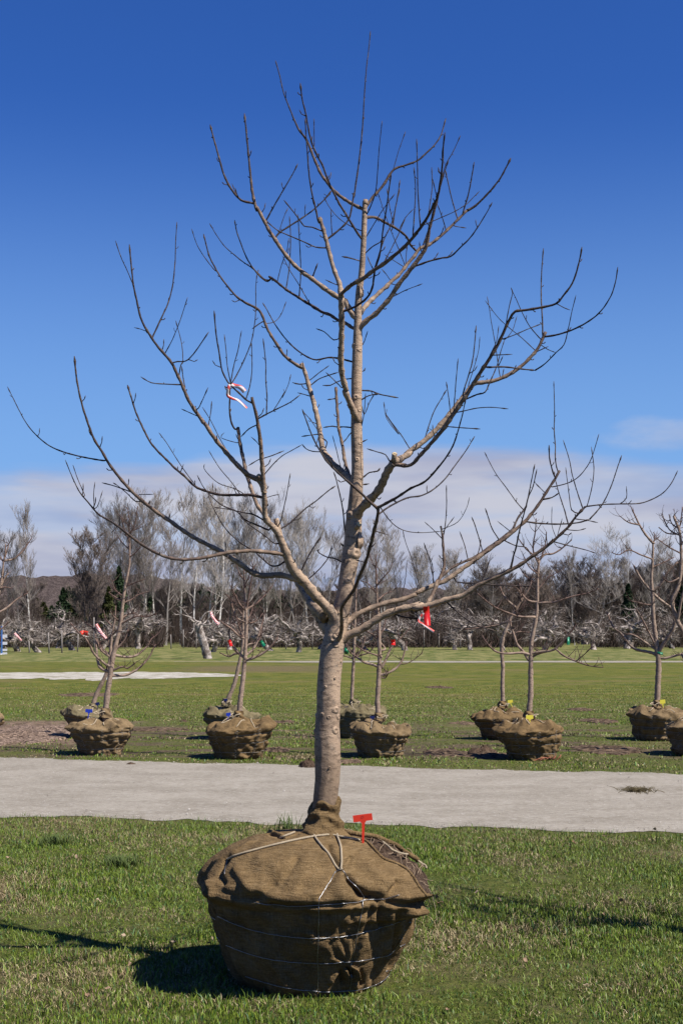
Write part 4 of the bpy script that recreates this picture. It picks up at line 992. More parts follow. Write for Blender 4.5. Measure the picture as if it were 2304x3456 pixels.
mb.build('frayed_rope', ROPE, TREE0)
mb = MB(); surf_tube(mb, [(1478, 600), (1490, 625), (1500, 660), (1512, 700), (1520, 750), (1522, 790)], .0012, .004, view=zb) if False else None
P = catmull(np.array([[*at(*zb(x, y), 6.75), .0012] for x, y in ((1470, 590), (1490, 625), (1502, 670), (1514, 720), (1522, 795))]), .02); mb.tube(P[:, :3], P[:, 3], 5); mb.build('loose_thread', ROPE, TREE0)

# red plant tag pushed into the ball
def plant_tag(name, hx, hy, w, h, sx, sy, d, mt, label, cat='plant tag', rot=0., group=None, parent=None, thick=.0015, lean=0.):
    """T shaped stake tag: head centred at photo (hx, hy), foot at (sx, sy)"""
    top = at(hx, hy, d+lean); foot = at(sx, sy, d); up = (top-foot).normalized(); side = Vector((math.cos(rot), 0, math.sin(rot))); w_, h_ = w*d/F/2, h*d/F/2
    perp = Vector((-math.sin(rot), 0, math.cos(rot))); root = empty(name, foot, label, cat, group); st = w_*.16
    n = Vector((0, -1, 0))*thick; pts = [top+side*a*w_+perp*b*h_ for a, b in ((-1, -1), (-.35, -1), (.35, -1), (1, -1), (1, 1), (-1, 1))]
    V = [p+n for p in pts]+[p-n for p in pts]; m1 = MB(); k = 6
    m1.add(V, [(0, 1, 2, 3, 4, 5), (11, 10, 9, 8, 7, 6)]+[(i, (i+1) % k+0, (i+1) % k+k, i+k)[::-1] for i in range(k)]); m1.build('tag_head', mt, root, False)
    neck = top-perp*h_*1.0; mb = MB(); V = [neck-side*st*2.2+perp*h_*.02, neck+side*st*2.2+perp*h_*.02, neck+side*st-perp*h_*.55, foot+side*st*.6-up*.02, foot-side*st*.6-up*.02, neck-side*st-perp*h_*.55]
    V2 = [p+n*.8 for p in V]+[p-n*.8 for p in V]; mb.add(V2, [(0, 5, 2, 1), (5, 4, 3, 2), (7, 8, 11, 6), (8, 9, 10, 11)]+[(i, (i+1) % 6, (i+1) % 6+6, i+6) for i in range(6)]); mb.build('tag_stake', mt, root, False)
    return root
fz = cast(*zb(1088, 330), 0)
rt = plant_tag('plant_tag', 1223.5, 2760, 65, 23, 1224, 2846, fz.y, RED, 'bright red T shaped plant tag stuck in the open soil of the large root ball', rot=.13, lean=.0)
mb = MB(); c = at(1222, 2758, fz.y)+Vector((0, -.0022, 0)); mb.tube([c+Vector((.006*math.cos(a), 0, .005*math.sin(a))) for a in np.linspace(0, 6.28, 20)], [.0005]*20, 4); mb.build('printed_mark', mat('faded_ink', lambda t, p: (.42, .03, .03)), [o for o in rt.children if o.name.startswith('tag_head')][0])

# ribbons
def ribbon(name, pts, w, d, mt, label, cat='ribbon', seed=0, tilt=.5, group=None):
    """pts in photo pixels: a soft twisting band w pixels wide, starting where it is tied"""
    r = random.Random(seed); n = len(pts); C = catmull(np.array([[*at(x, y, d+q)] for (x, y), q in zip(pts, [r.uniform(-.015, .015)*d/6.75 for _ in pts])]), .006*d/6.75)
    T = np.gradient(C, axis=0); T /= np.linalg.norm(T, axis=1)[:, None]; mb = MB(); w = w*d/F/2; rows = []
    for i, (c, t) in enumerate(zip(C, T)):
        a = tilt*math.sin(i*.16+seed)+.3; nrm = np.cross(t, (0, 1, 0)); nrm /= np.linalg.norm(nrm)+1e-9; b = nrm*math.cos(a)+np.array((0, 1, 0))*math.sin(a); f = np.cross(t, b)
        tk = .0006*d/6.75; rows.append([c-b*w-f*tk, c+f*w*.25-f*tk, c+b*w-f*tk, c+b*w+f*tk, c+f*w*.25+f*tk, c-b*w+f*tk])
    mb.grid(np.array(rows), True)
    o = mb.build(name, mt, origin=tuple(C[0])); return tag(o, label, cat, group)
d_r = TB['a1'].px; k = int(np.hypot(d_r[:, 0]-778, d_r[:, 1]-1300).argmin()); dd = d_r[k, 2]
rb = ribbon('striped_ribbon', [(778, 1296), (795, 1302), (812, 1308), (826, 1322)], 15, dd-.01, STRIPE, 'pink and white striped ribbon tied high on the left of the large tree', seed=2)
mb = MB(); P = [(775, 1297), (770, 1312), (769, 1335), (785, 1345), (805, 1352), (833, 1378)]
r2b = ribbon('tmp', P, 10, dd-.015, STRIPE, 'x', seed=4); r2b.name = 'ribbon_tail'; off = r2b.location-rb.location; r2b.parent = rb; r2b.location = off
for k_ in ('label', 'category'): del r2b[k_]
q = TB['L11'].px; k = int(np.hypot(q[:, 0]-1436, q[:, 1]-2050).argmin()); dl = q[k, 2]
ribbon('red_ribbon', [(1437, 2046), (1438, 2062), (1440, 2085), (1441, 2112)], 23, dl-.03, REDR, 'broad dark red ribbon hanging from the pale lower right limb of the large tree', seed=1, tilt=.15)
ribbon('striped_ribbon', [(1428, 2068), (1412, 2095), (1425, 2105), (1440, 2116), (1463, 2132)], 9, dl-.035, STRIPE, 'narrow pink and white ribbon hanging beside the broad dark red ribbon', seed=6)

# ---------------------------------------------------------------- the nursery trees beyond the path
NURS = {}
NURS['T3'] = (19.15, 340, 'V1', BURLAPB, '''
T|-|0|9.5,9,8.5,8,7,6,5,4.3,3.6,3,2.2,1.2|V1 488,1600 495,1540 510,1400 540,1200 570,1000 605,850 650,650 675,430 700,250 730,100 V6 1372,784 1375,650 1370,480 1370,330 1350,200
L1|T|*|5.5,5,4.3,3.8,3.2,2.4,1.6|V1 555,1160 450,1120 415,1060 400,950 385,800 375,700 290,640
L2|T|*|4.5,4,3.5,3,2.5,1.8|V1 520,1090 440,1030 370,960 320,860 270,790 210,740 120,630
L3|T|*|4.5,4.2,3.8,3.2,2.4,1.6|V1 580,1190 690,1190 790,1150 870,1090 950,1000 1000,900 1020,860
L4|T|*|3.6,3.2,2.5,1.8|V1 585,1130 640,1105 690,1100 720,1115 780,1080 815,1050
L5|T|*|4.6,4.3,4,3.4,2.6,1.8|V1 600,975 700,995 800,985 870,940 930,880 980,800 1010,780
L6|T|*|3.4,3,2.4,1.5|V1 670,635 740,600 820,565 920,570 1030,540
L7|T|*|3.2,2.6,1.8|V1 660,590 740,540 800,530 830,555
L8|T|*|3,2.4,1.6|V1 650,620 580,570 540,510
L9|T|*|3,2.4,1.6|V1 670,410 610,370 560,340 525,310
L10|T|*|3,2.4,1.8,1.2|V1 680,420 760,390 830,340 950,300
L11|T|*|2.6,2,1.2|V1 725,240 800,210 910,170
L12|T|*|2.4,1.6|V1 680,350 600,290 560,200
L13|T|*|4.2,3.6,2.8,2|V1 550,1000 450,930 420,870 400,800
L14|T|*|2.4,2,1.4|V6 1375,490 1430,370 1450,250 1460,180
L15|T|*|2.4,2,1.4|V6 1372,560 1320,430 1290,300
L16|T|*|2,1.3|V6 1378,720 1470,640 1500,560
L17|T|*|2,1.3|V6 1370,640 1290,560 1240,480
L18|T|*|1.8,1|V6 1370,400 1300,310 1250,260''')
NURS['T2'] = (22.3, 300, 'V1', BURLAPG, '''
T|-|0|7.5,7,6.5,6,5,4,3,2|V1 362,1530 370,1470 400,1380 460,1260 510,1150 540,1020 545,920 560,760 590,600 600,450
L1|T|*|4,3.4,2.8,2|V1 540,1000 510,950 450,910 430,830
L2|T|*|3.4,3,2.4,1.6|V1 540,960 620,900 700,800 730,700
L3|T|*|3,2.4,1.6|V1 545,930 520,820 480,700
L4|T|*|2.8,2.2,1.5|V1 560,760 640,680 700,560
L5|T|*|2.6,2,1.2|V1 575,680 500,600 470,500''')
NURS['T5'] = (18.55, 808, 'V2', BURLAPB, '''
T|-|0|9,8.5,7.8,7,6,5.4,4.8,4,3,2|V2 580,1680 588,1600 600,1450 625,1250 645,1040 655,900 665,700 660,500 645,350 640,150 635,60
L1|T|*|5,4.6,4,3.2,2.2|V2 655,1030 760,995 860,940 940,860 995,790
L2|T|*|5,4.5,4,3.2,2.2|V2 650,1010 570,940 510,860 480,750 495,680
L3|T|*|4.5,4,3.4,2.6,1.6|V2 655,975 720,930 770,850 800,740 840,600 860,500
L4|T|*|4,3.4,3,2.4,1.6|V2 650,800 600,780 540,730 510,700 420,640 330,570
L5|T|*|3,2.4,1.6|V2 670,640 760,620 840,530
L6|T|*|3.6,3.2,2.6,1.8|V2 640,620 570,590 530,510 490,370 440,330
L7|T|*|3,2.4,1.6|V2 645,495 590,430 550,350 490,230
L8|T|*|3,2.6,2,1.3|V2 675,485 780,420 860,340 940,240
L9|T|*|2.8,2.4,1.6|V2 665,480 690,350 720,150 740,40
L10|T|*|3,2.2,1.4|V2 630,780 580,650 560,580
L11|T|*|2.4,1.6|V2 650,495 610,490 570,470
L12|T|*|2,1.4|V2 640,180 580,90 540,-60
L13|T|*|2,1.4|V2 640,260 700,120 760,20''')
NURS['T4'] = (21.9, 778, 'V2', BURLAPG, '''
T|-|0|7.5,6.8,6,5.2,4.6,3.8,3,2|V2 450,1500 475,1430 540,1270 590,1050 620,900 630,760 625,600 640,440 650,300
L1|T|*|4,3.4,2.6,1.6|V2 600,960 540,960 480,990 380,950
L2|T|*|3.6,3,2.2,1.4|V2 620,900 700,860 790,830 830,700
L3|T|*|3,2.4,1.5|V2 628,780 560,700 520,560
L4|T|*|2.6,2,1.3|V2 625,640 700,560 740,420
L5|T|*|2.4,1.8,1.2|V2 630,560 560,460 520,320''')
NURS['T7'] = (18.75, 1283, 'V3', BURLAPB, '''
T|-|0|9,8.3,7.6,7.2,6.4,5.6,4.8,4,3.2,2.4,1.6|V3 495,1680 485,1560 480,1450 490,1300 495,1180 505,1000 500,850 495,600 475,400 470,200 465,0 465,-90
L1|T|*|4.6,4.2,3.8,3.2,2.5,1.8|V3 490,1100 430,1075 350,1055 280,1010 210,960 160,900 150,850
L2|T|*|4.6,4.2,3.6,3,2.2,1.4|V3 495,1140 550,1060 600,950 650,860 740,780 830,680
L3|T|*|4.8,4.4,4,3.2,2.4,1.6|V3 520,1185 600,1160 680,1110 740,1030 770,920 790,830
L4|T|*|2.4,2,1.4|V3 515,1210 560,1220 580,1180 540,1110
L5|T|*|3.4,2.8,2.2,1.4|V3 530,1000 450,970 340,930 250,870
L6|T|*|3.6,3.2,2.6,1.8|V3 560,910 500,830 430,760 300,690
L7|T|*|3,2.4,1.6|V3 495,790 540,700 570,600
L8|L3|*|1.8,1.4,1|V3 750,1070 840,1040 960,950
L9|T|*|3,2.4,1.6|V3 495,560 430,480 380,400
L10|T|*|2.8,2.2,1.4|V3 480,400 560,330 640,300
L11|T|*|2.4,1.8,1.2|V3 470,250 520,180 600,90 640,0
L12|T|*|2.4,1.8,1.2|V3 472,330 420,260 370,210 300,190
L13|T|*|2,1.5,1|V3 466,60 420,-20 400,-100''')
NURS['T6'] = (22.0, 1205, 'V3', BURLAPG, '''
T|-|0|6.5,6,5.5,5,4.6,4,3.2,2.4|V3 232,1590 220,1540 208,1480 215,1300 225,1100 235,900 240,700 250,450 255,250
L1|T|*|3.2,2.6,1.8|V3 225,1015 160,990 110,980
L2|T|*|3.6,3.2,2.6,1.8|V3 230,1010 300,930 330,860 350,770
L3|T|*|3.2,2.6,2,1.3|V3 240,995 330,970 400,940 460,840
L4|T|*|3,2.2,1.4|V3 225,950 170,880 155,800
L5|T|*|2.4,1.8,1.2|V3 238,760 300,680 330,580
L6|T|*|2.4,1.8,1.2|V3 240,680 180,600 160,520''')
NURS['T9'] = (18.35, 1787, 'V4', BURLAPB, '''
T|-|0|9,8.8,8.5,8,7.5,6.5,6,5.4,4.8,4.4,4.2,4|V4 583,1880 590,1800 600,1650 600,1450 605,1250 620,1150 650,1000 660,850 660,700 665,600 675,490
L1|T|*|4.4,4,3.6,3.2,2.6,1.8|V4 590,1330 520,1315 400,1322 310,1310 250,1270 200,1210 170,1160
L2|T|*|4.6,4.2,3.8,3.4,3|V4 580,1380 540,1310 480,1240 450,1150 425,1080 420,1030
L3|T|*|4.6,4.2,3.6,2.8,1.8|V4 610,1320 700,1305 800,1290 870,1230 940,1150 1000,1060
L4|T|*|3.6,3,2.2|V4 620,1350 680,1320 740,1310
L5|L3|*|3,2.8,2.2,1.4|V4 825,1285 900,1345 1000,1390 1120,1430 1240,1445
L6|T|*|3.6,3,2.6,2.2,1.6|V4 645,1000 500,995 420,970 300,920 210,860 130,790
L7|T|*|3.6,3.2,2.6,1.8|V4 655,865 580,855 520,790 500,700
L8|T|*|3.8,3.4,2.8,2.2,1.5|V4 665,875 800,870 900,840 1000,810 1100,790 1200,750
L9|T|*|3,2.6,2,1.3|V4 672,500 610,440 560,400 480,290
L10|T|*|3.4,3,2.4,1.6|V4 678,500 720,450 800,440 880,390 960,320
L11|T|*|2.6,2.2,1.4|V4 660,510 620,400 640,250 650,130
L12|T|*|2.6,2,1.3|V4 680,500 720,400 740,250
L13|T|*|2.6,2,1.3|V4 663,620 590,560 540,470
L14|T|*|2.4,1.8,1.2|V4 660,760 760,650 850,600
L15|T|*|2.4,1.8,1.2|V4 662,720 560,640 500,560
L16|L5|*|1.8,1.3|V4 1000,1390 1060,1340 1125,1280''')
NURS['T8'] = (21.7, 1690, 'V4', BURLAPB, '''
T|-|0|7.5,7,6.5,6.2,6,5.4,5,4.5,3.6,2.6,1.8|V4 350,1810 355,1740 350,1600 355,1450 345,1300 360,1180 395,1080 430,1000 480,920 520,850 580,760 610,680
L1|T|*|4,3.4,2.8,2|V4 475,920 400,860 350,790 330,730
L2|T|*|3.8,3.2,2.6,1.8|V4 425,1020 350,1060 200,1090 0,1110
L3|T|*|3.4,2.8,2|V4 515,855 500,770 430,720
L4|T|*|3.2,2.6,1.8|V4 440,990 520,900 560,840
L5|T|*|3,2.4,1.6|V4 385,1120 420,1150 500,1130 590,1135''')
NURS['T10'] = (21.6, 2213, 'V5', BURLAPB, '''
T|-|0|10,9.5,9,8.6,8,7,6.2,5.6,5,4.5,4,3.4|V5 655,1800 660,1720 665,1600 670,1450 655,1330 640,1200 625,1050 620,900 610,750 620,600 625,450
L1|T|*|4,3.6,3.2,2.4,1.4|V5 625,455 560,380 510,300 490,260 440,150
L2|L1|*|2.4,2,1.3|V5 510,300 420,280 350,230
L3|T|*|4.4,4,3.2,2.2|V5 620,860 560,800 510,730 465,640
L4|T|*|5,4.4,3.6,2.4|V5 630,850 700,780 740,700 830,610
L5|T|*|4.6,4.2,3.6|V5 630,880 700,940 780,1000 800,1060
L6|T|*|5,4.6,4.2,3.6,2.8,2|V5 660,1390 600,1365 480,1340 420,1290 370,1220 290,1150 240,1030
L7|T|*|6,5.6,5|V5 665,1370 720,1280 790,1170 810,1090
L8|T|*|4.6,4.4,4,3.6|V5 670,1410 720,1415 800,1395 876,1375
L9|T|*|3.8,3.2,2.2|V5 655,1350 570,1290 460,1220 400,1215
L10|T|*|3.4,2.8,2|V5 650,1330 600,1220 540,1100 480,1000
L11|T|*|2.8,2.4,2,1.3|V5 612,585 520,550 420,510 340,550 280,530
L12|T|*|2.4,1.6|V5 615,655 700,620 800,570
L13|T|*|1.8,1.2|V5 625,450 640,400 625,360
L14|T|*|2.4,1.6|V5 620,970 540,960 420,930''')
NURS['T11'] = (19.1, 2352, 'V5', BURLAPB, '''
T|-|0|11,10,9,8,7.5,6.5,6,5,4.4,4|V5 1000,1960 990,1800 960,1500 900,1250 830,1110 795,1010 785,930 830,830 855,700 858,520 845,360 795,225
L1|T|*|5,4.4,3.6,2.6|V5 828,1100 850,980 870,880 900,780
L2|T|*|5,4.2,3.4|V5 960,1500 900,1450 860,1380
L3|T|*|3,2.4,1.6|V5 850,470 900,400 920,300
L4|T|*|2.6,2,1.3|V5 835,330 780,290 755,210
L5|T|*|2.6,2,1.3|V5 840,385 760,340 700,225
L6|T|*|2.4,1.6|V5 845,380 740,370 670,320
L7|T|*|2.6,2,1.4|V5 858,540 760,490 690,440 630,400
L8|T|*|3,2.4,1.8|V5 850,740 760,780 700,740
L9|T|*|2.4,1.6|V5 850,300 862,220 868,150''')
NURS['T1'] = (22.0, -86, 'V6', BURLAPB, '''
T|-|0|9,8,7.5,6.5,5.5,4.8,4,3,2|V6 -250,2450 -235,2350 -190,2000 -130,1600 -60,1280 0,1070 30,900 42,760 60,690 60,580
L1|T|*|4,3.4,2.6|V6 0,1065 50,950 95,890
L2|T|*|3.2,2.8,2.2,1.4|V6 42,760 150,740 250,650 345,510
L3|T|*|3,2.6,2|V6 45,750 80,650 95,580
L4|T|*|2.6,2|V6 40,775 0,710 -60,650
L5|T|*|2.4,1.6|V6 15,1045 60,1040 120,1050
L6|T|*|4,3.4,2.6,1.6|V6 -70,1330 60,1270 180,1170 300,1100
L7|T|*|4,3.4,2.6,1.6|V6 -20,1120 -80,980 -130,800
L8|T|*|4.4,3.6,2.6,1.6|V6 -120,1560 20,1480 100,1400''')
LABEL = {'T3': 'leaning bare nursery tree in the front row, farthest left in full view', 'T2': 'thin leaning nursery tree half hidden behind the leftmost front row tree',
 'T5': 'slim bare nursery tree with red tag, just left of the large tree trunk', 'T4': 'leaning nursery tree with grey green ball behind the slim tree left of the trunk',
 'T7': 'bare nursery tree in front row immediately right of the large tree trunk', 'T6': 'pale stemmed nursery tree partly hidden by the large tree trunk',
 'T9': 'dark stemmed nursery tree with wide limbs and large yellow tag, front row', 'T8': 'crooked dark nursery tree behind the wide limbed tree, yellow tag on its ball',
 'T10': 'upright nursery tree with green tape at its fork near the right edge', 'T11': 'nursery tree cut off by the right edge of the photo, in front', 'T1': 'nursery tree cut off by the left edge of the photo'}
def twigs(mb, C, rd, sc, n, mx=.45):
    for _ in range(n):
        i = rd.randrange(max(1, len(C)//5), len(C)); c = C[i]; L = rd.uniform(.08, mx)*(1-.35*i/len(C))
        a = rd.uniform(0, 6.283); d = np.array((math.cos(a)*.8, math.sin(a)*.8, rd.uniform(-.1, .8))); P = [c[:3]]
        for k in range(4): d = d+np.array((rd.gauss(0, .18), rd.gauss(0, .18), .22)); d /= np.linalg.norm(d); P.append(P[-1]+d*L/4)
        r = min(c[3]*.7, .0055); R = np.linspace(r, .0016, 5); Q = catmull(np.column_stack([P, R]), .06); mb.tube(Q[:, :3], Q[:, 3], 5)
        for _ in range(int(L*9)):
            j = rd.randrange(1, len(Q)); p = Q[j, :3]; e = np.array((rd.gauss(0, 1), rd.gauss(0, 1), .7)); e /= np.linalg.norm(e); l = rd.uniform(.012, .05); mb.tube([p, p+e*l*.6, p+e*l], [.0024, .002, .0012], 4)
PS = [(0, .39), (.05, .42), (.2, .475), (.36, .54), (.46, .575), (.53, .57), (.585, .52), (.62, .42), (.64, .3), (.655, .16), (.66, .06), (.661, .001)]
def prof_small(n):
    s = [0]
    for a, b in zip(PS[:-1], PS[1:]): s.append(s[-1]+math.hypot(b[0]-a[0], b[1]-a[1]))
    t = np.linspace(0, s[-1], n); z = np.interp(t, s, [a[0] for a in PS]); r = np.interp(t, s, [a[1] for a in PS])
    for _ in range(3): z[1:-1] = (z[:-2]+z[1:-1]*2+z[2:])/4; r[1:-1] = (r[:-2]+r[1:-1]*2+r[2:])/4
    return z, r
def small_ball(root, cx, d, R, seed, m, bx=0.):
    rs = random.Random(seed); z_, r_ = prof_small(96); s = R/.575; hz = rs.uniform(.9, 1.08); ex_ = rs.uniform(.93, 1.05); ln_ = rs.uniform(-.12, .12); tl_ = rs.uniform(-.07, .07); NT_ = 140; N = noise.noise; o = Vector((seed*3.1, 0, 0)); nt = rs.choice([7, 8, 9]); ph = rs.uniform(0, 6)
    def disp(th, z, r):
        p = Vector((math.cos(th)*r, math.sin(th)*r, z))+o; e = 0
        e += .050*N(p*4)+.040*abs(N(p*9))-.012+.014*N(p*24)
        e += (.022+.012*(seed % 3))*abs(math.sin(th*nt/2+ph+1.5*N(Vector((th, z*2, seed)))))**.7*math.exp(-((z-.50)/.07)**2)
        e -= .026*math.exp(-((z-.42)/.018)**2); e -= .018*math.exp(-((z-.28)/.015)**2)-.010*math.exp(-((z-.36)/.03)**2)
        e += .016*math.sin(th*11+ph+4*N(Vector((th*2, z*6, seed+.5))))*(1-sm((z-.38)/.1))
        e += .024*sm((z-.52)/.06)*math.sin(th*nt+ph+2*N(Vector((th*2, z*9, seed))))*min(1, r/.2)
        for q in range(5):
            a0 = (ph*1.7+q*1.9) % 6.283; dt = (th-a0+3.1416) % 6.283-3.1416; e += .06*math.exp(-(dt/.14)**2)*math.exp(-((z-(.52+.03*(q % 2)))/.03)**2)
        e += .055*N(Vector((math.cos(th)*1.3+seed, math.sin(th)*1.3, z*2)))+.030*N(Vector((th*5, z*11, seed)))
        return e*min(1, r/.1)
    def pt(th, z, r, off=0):
        rr = (r+disp(th, z, r))*s+off; lift = .15*N(Vector((math.cos(th)*r*5, math.sin(th)*r*5, seed+.7)))*sm((z-.5)/.1)*s
        return Vector((cx+rr*math.cos(th)*ex_+ln_*(z-.3), d+rr*math.sin(th), z*s*hz+lift+tl_*math.cos(th)*r*sm((z-.1)/.4)))
    V = np.array([[pt(2*math.pi*k/NT_, z, r) for k in range(NT_)] for z, r in zip(z_, r_)])
    mb = MB(); mb.grid(V, True); ball = mb.build('root_ball', m, root)
    mb = MB()
    for z in (.42, .28, .12):
        W = np.array([pt(t, z, float(np.interp(z, z_[:-4], r_[:-4])), .006) for t in np.linspace(0, 6.283, 90)]); 
        for _ in range(2): W[1:-1] = (W[:-2]+2*W[1:-1]+W[2:])/4
        mb.tube(W, np.full(len(W), .0026), 5)
    for t in np.arange(ph, ph+6.28, .7):
        W = np.array([pt(t+.1*(j % 2), z, float(np.interp(z, z_[:-4], r_[:-4])), .006) for j, z in enumerate(np.linspace(.02, .5, 20))]); mb.tube(W, np.full(len(W), .0026), 5)
    mb.build('wire_basket', RUSTW, ball)
    mb = MB()
    for q in range(7):
        a = ph+q*.9; W = []
        for tt in np.linspace(0, 1, 14):
            k = int(np.interp(tt, [0, 1], [len(z_)-12, len(z_)-38])); W.append(pt(a+.25*math.sin(tt*3+q), z_[k], r_[k], .012))
        mb.tube(W, np.full(len(W), .0065), 5)
    W = [Vector((cx+(.05+.07*(q % 3)/2)*math.cos(q*.7)*s+.05*math.sin(seed), d-.10*s+.06*math.sin(q*.7)*s, .72*s+.045*abs(math.sin(q*.55)))) for q in range(14)]
    C = catmull(np.column_stack([np.array(W), np.full(14, .0065)]), .02); mb.tube(C[:, :3], C[:, 3], 6)
    mb.build('rope', ROPE, ball)
    mb = MB(); rows = []
    for i in range(12):
        t = i/11; rows.append([(cx+bx+(.085-.03*t+.012*math.sin(a*3+t*9))*math.cos(a), d+(.085-.03*t+.012*math.sin(a*3+t*9))*math.sin(a), .66*s+.17*t*s) for a in np.linspace(0, 6.283, 24, endpoint=False)])
    mb.grid(np.array(rows), True); mb.build('burlap_collar', m, root)
for key, (d, bxp, vw, bm, tab) in NURS.items():
    seed = int(key[1:]); rs = random.Random(seed*7); cx = gx(bxp, d); tab = tab.replace('|*|', '|*|')
    Bn, Ls = resolve(tab, d, seed*5, .05)
    root = empty('nursery_tree', (cx, d, 0), LABEL[key], 'tree', 'balled and burlapped nursery trees beyond the path')
    base = Bn['T'].C[0, :3]; mb = MB(); C = lumpy(Bn['T'].C, rs, .08, .12); low = C[0].copy(); low[2] = .30
    C = np.vstack([low, C]); mb.tube(C[:, :3], C[:, 3], 14); twigs(mb, Bn['T'].C[len(Bn['T'].C)//2:], rs, 1, 6, .3); mb.build('trunk', BARKB, root)
    for b in Ls[1:]:
        mb = MB(); C = lumpy(b.C, rs, .08, .1); mb.tube(C[:, :3], C[:, 3], 8); twigs(mb, b.C, rs, 1, int(4+b.len*9), .34 if key != 'T1' else .3); mb.build('limb', BARKB, root)
    R = {'T3': .425, 'T5': .425, 'T7': .40, 'T9': .43, 'T2': .36, 'T4': .43, 'T6': .42, 'T8': .405, 'T10': .42, 'T11': .42, 'T1': .42}[key]
    bm = {'T5': BURLAP, 'T9': BURLAP, 'T10': BURLAPB, 'T8': BURLAP}.get(key, bm)
    small_ball(root, cx, d, R, seed, bm, bx=base[0]-cx)

# tags and ribbons out in the nursery rows
for hx, hy, w, h, sx, sy, d, mt, lab in (
    (301, 2399, 24, 11, 298, 2420, 18.98, BLUE, 'bright blue plant tag on the leftmost front root ball'), (330, 2375, 13, 9, 329, 2392, 22.1, NAVY, 'dark navy plant tag on the half hidden ball at far left'),
    (771, 2411, 15, 11, 768, 2424, 18.3, BLUE, 'blue plant tag on the front ball just left of the big trunk'), (762, 2362, 13, 8, 763, 2378, 21.7, NAVY, 'dark plant tag on the grey green ball left of the big trunk'),
    (1171, 2389, 18, 9, 1172, 2402, 21.8, NAVY, 'navy plant tag touching the right side of the big trunk'), (1256, 2421, 15, 9, 1253, 2432, 18.5, NAVY, 'navy plant tag on the front ball right of the big trunk'),
    (1721, 2367, 17, 9, 1727, 2383, 21.4, YEL, 'small yellow plant tag on the rear ball behind the wide limbed tree'), (1786, 2420, 24, 13, 1790, 2447, 18.1, YEL, 'large pale yellow plant tag on the front ball, wide limbed tree'),
    (2234, 2368, 18, 13, 2236, 2384, 21.3, YEL, 'yellow plant tag beside a loop of rope near the right edge')):
    plant_tag('plant_tag', hx, hy, w, h, sx, sy, d, mt, lab, group='plant tags on the nursery root balls', rot=random.Random(hx).uniform(-.15, .15), thick=.002)
for pts, w, d, mt, lab, nm in (
    ([(272, 2138), (283, 2135), (298, 2138)], 14, 19.0, RED, 'bright red ribbon flag left of the leftmost nursery tree stem', 'red_ribbon'),
    ([(325, 2106), (335, 2126), (346, 2142), (358, 2156)], 12, 19.0, STRIPE, 'pink and white ribbon blowing beside the leftmost nursery tree stem', 'striped_ribbon'),
    ([(712, 2066), (718, 2082), (728, 2096), (738, 2108)], 10, 18.4, STRIPE, 'pink and white ribbon on the slim tree, above the red ribbon', 'striped_ribbon'),
    ([(773, 2160), (777, 2170), (780, 2182)], 12, 18.4, REDR, 'red ribbon low on the slim nursery tree left of the big trunk', 'red_ribbon'),
    ([(880, 2163), (886, 2172), (892, 2182)], 12, 90, GRN, 'green ribbon on an orchard tree left of the big trunk', 'green_ribbon'),
    ([(1166, 2186), (1168, 2196), (1170, 2206)], 15, 60, GRN, 'green ribbon showing just right of the big trunk', 'green_ribbon'),
    ([(1325, 2158), (1326, 2168), (1326, 2178)], 14, 18.5, REDR, 'red ribbon on the nursery tree right of the big trunk', 'red_ribbon'),
    ([(1916, 2150), (1917, 2163), (1916, 2176)], 11, 92, GRN, 'bright green ribbon among the orchard trees right of centre', 'green_ribbon'),
    ([(2217, 2203), (2225, 2205), (2234, 2206)], 10, 21.4, GRN, 'green tape tied at the fork of the tree near the right edge', 'green_ribbon'),
    ([(50, 2138), (60, 2148), (72, 2162)], 9, 30, STRIPE, 'pink and white ribbon near the striped barricade at far left', 'striped_ribbon')):
    ribbon(nm, pts, w, d, mt, lab, seed=int(w*7), tilt=.3)

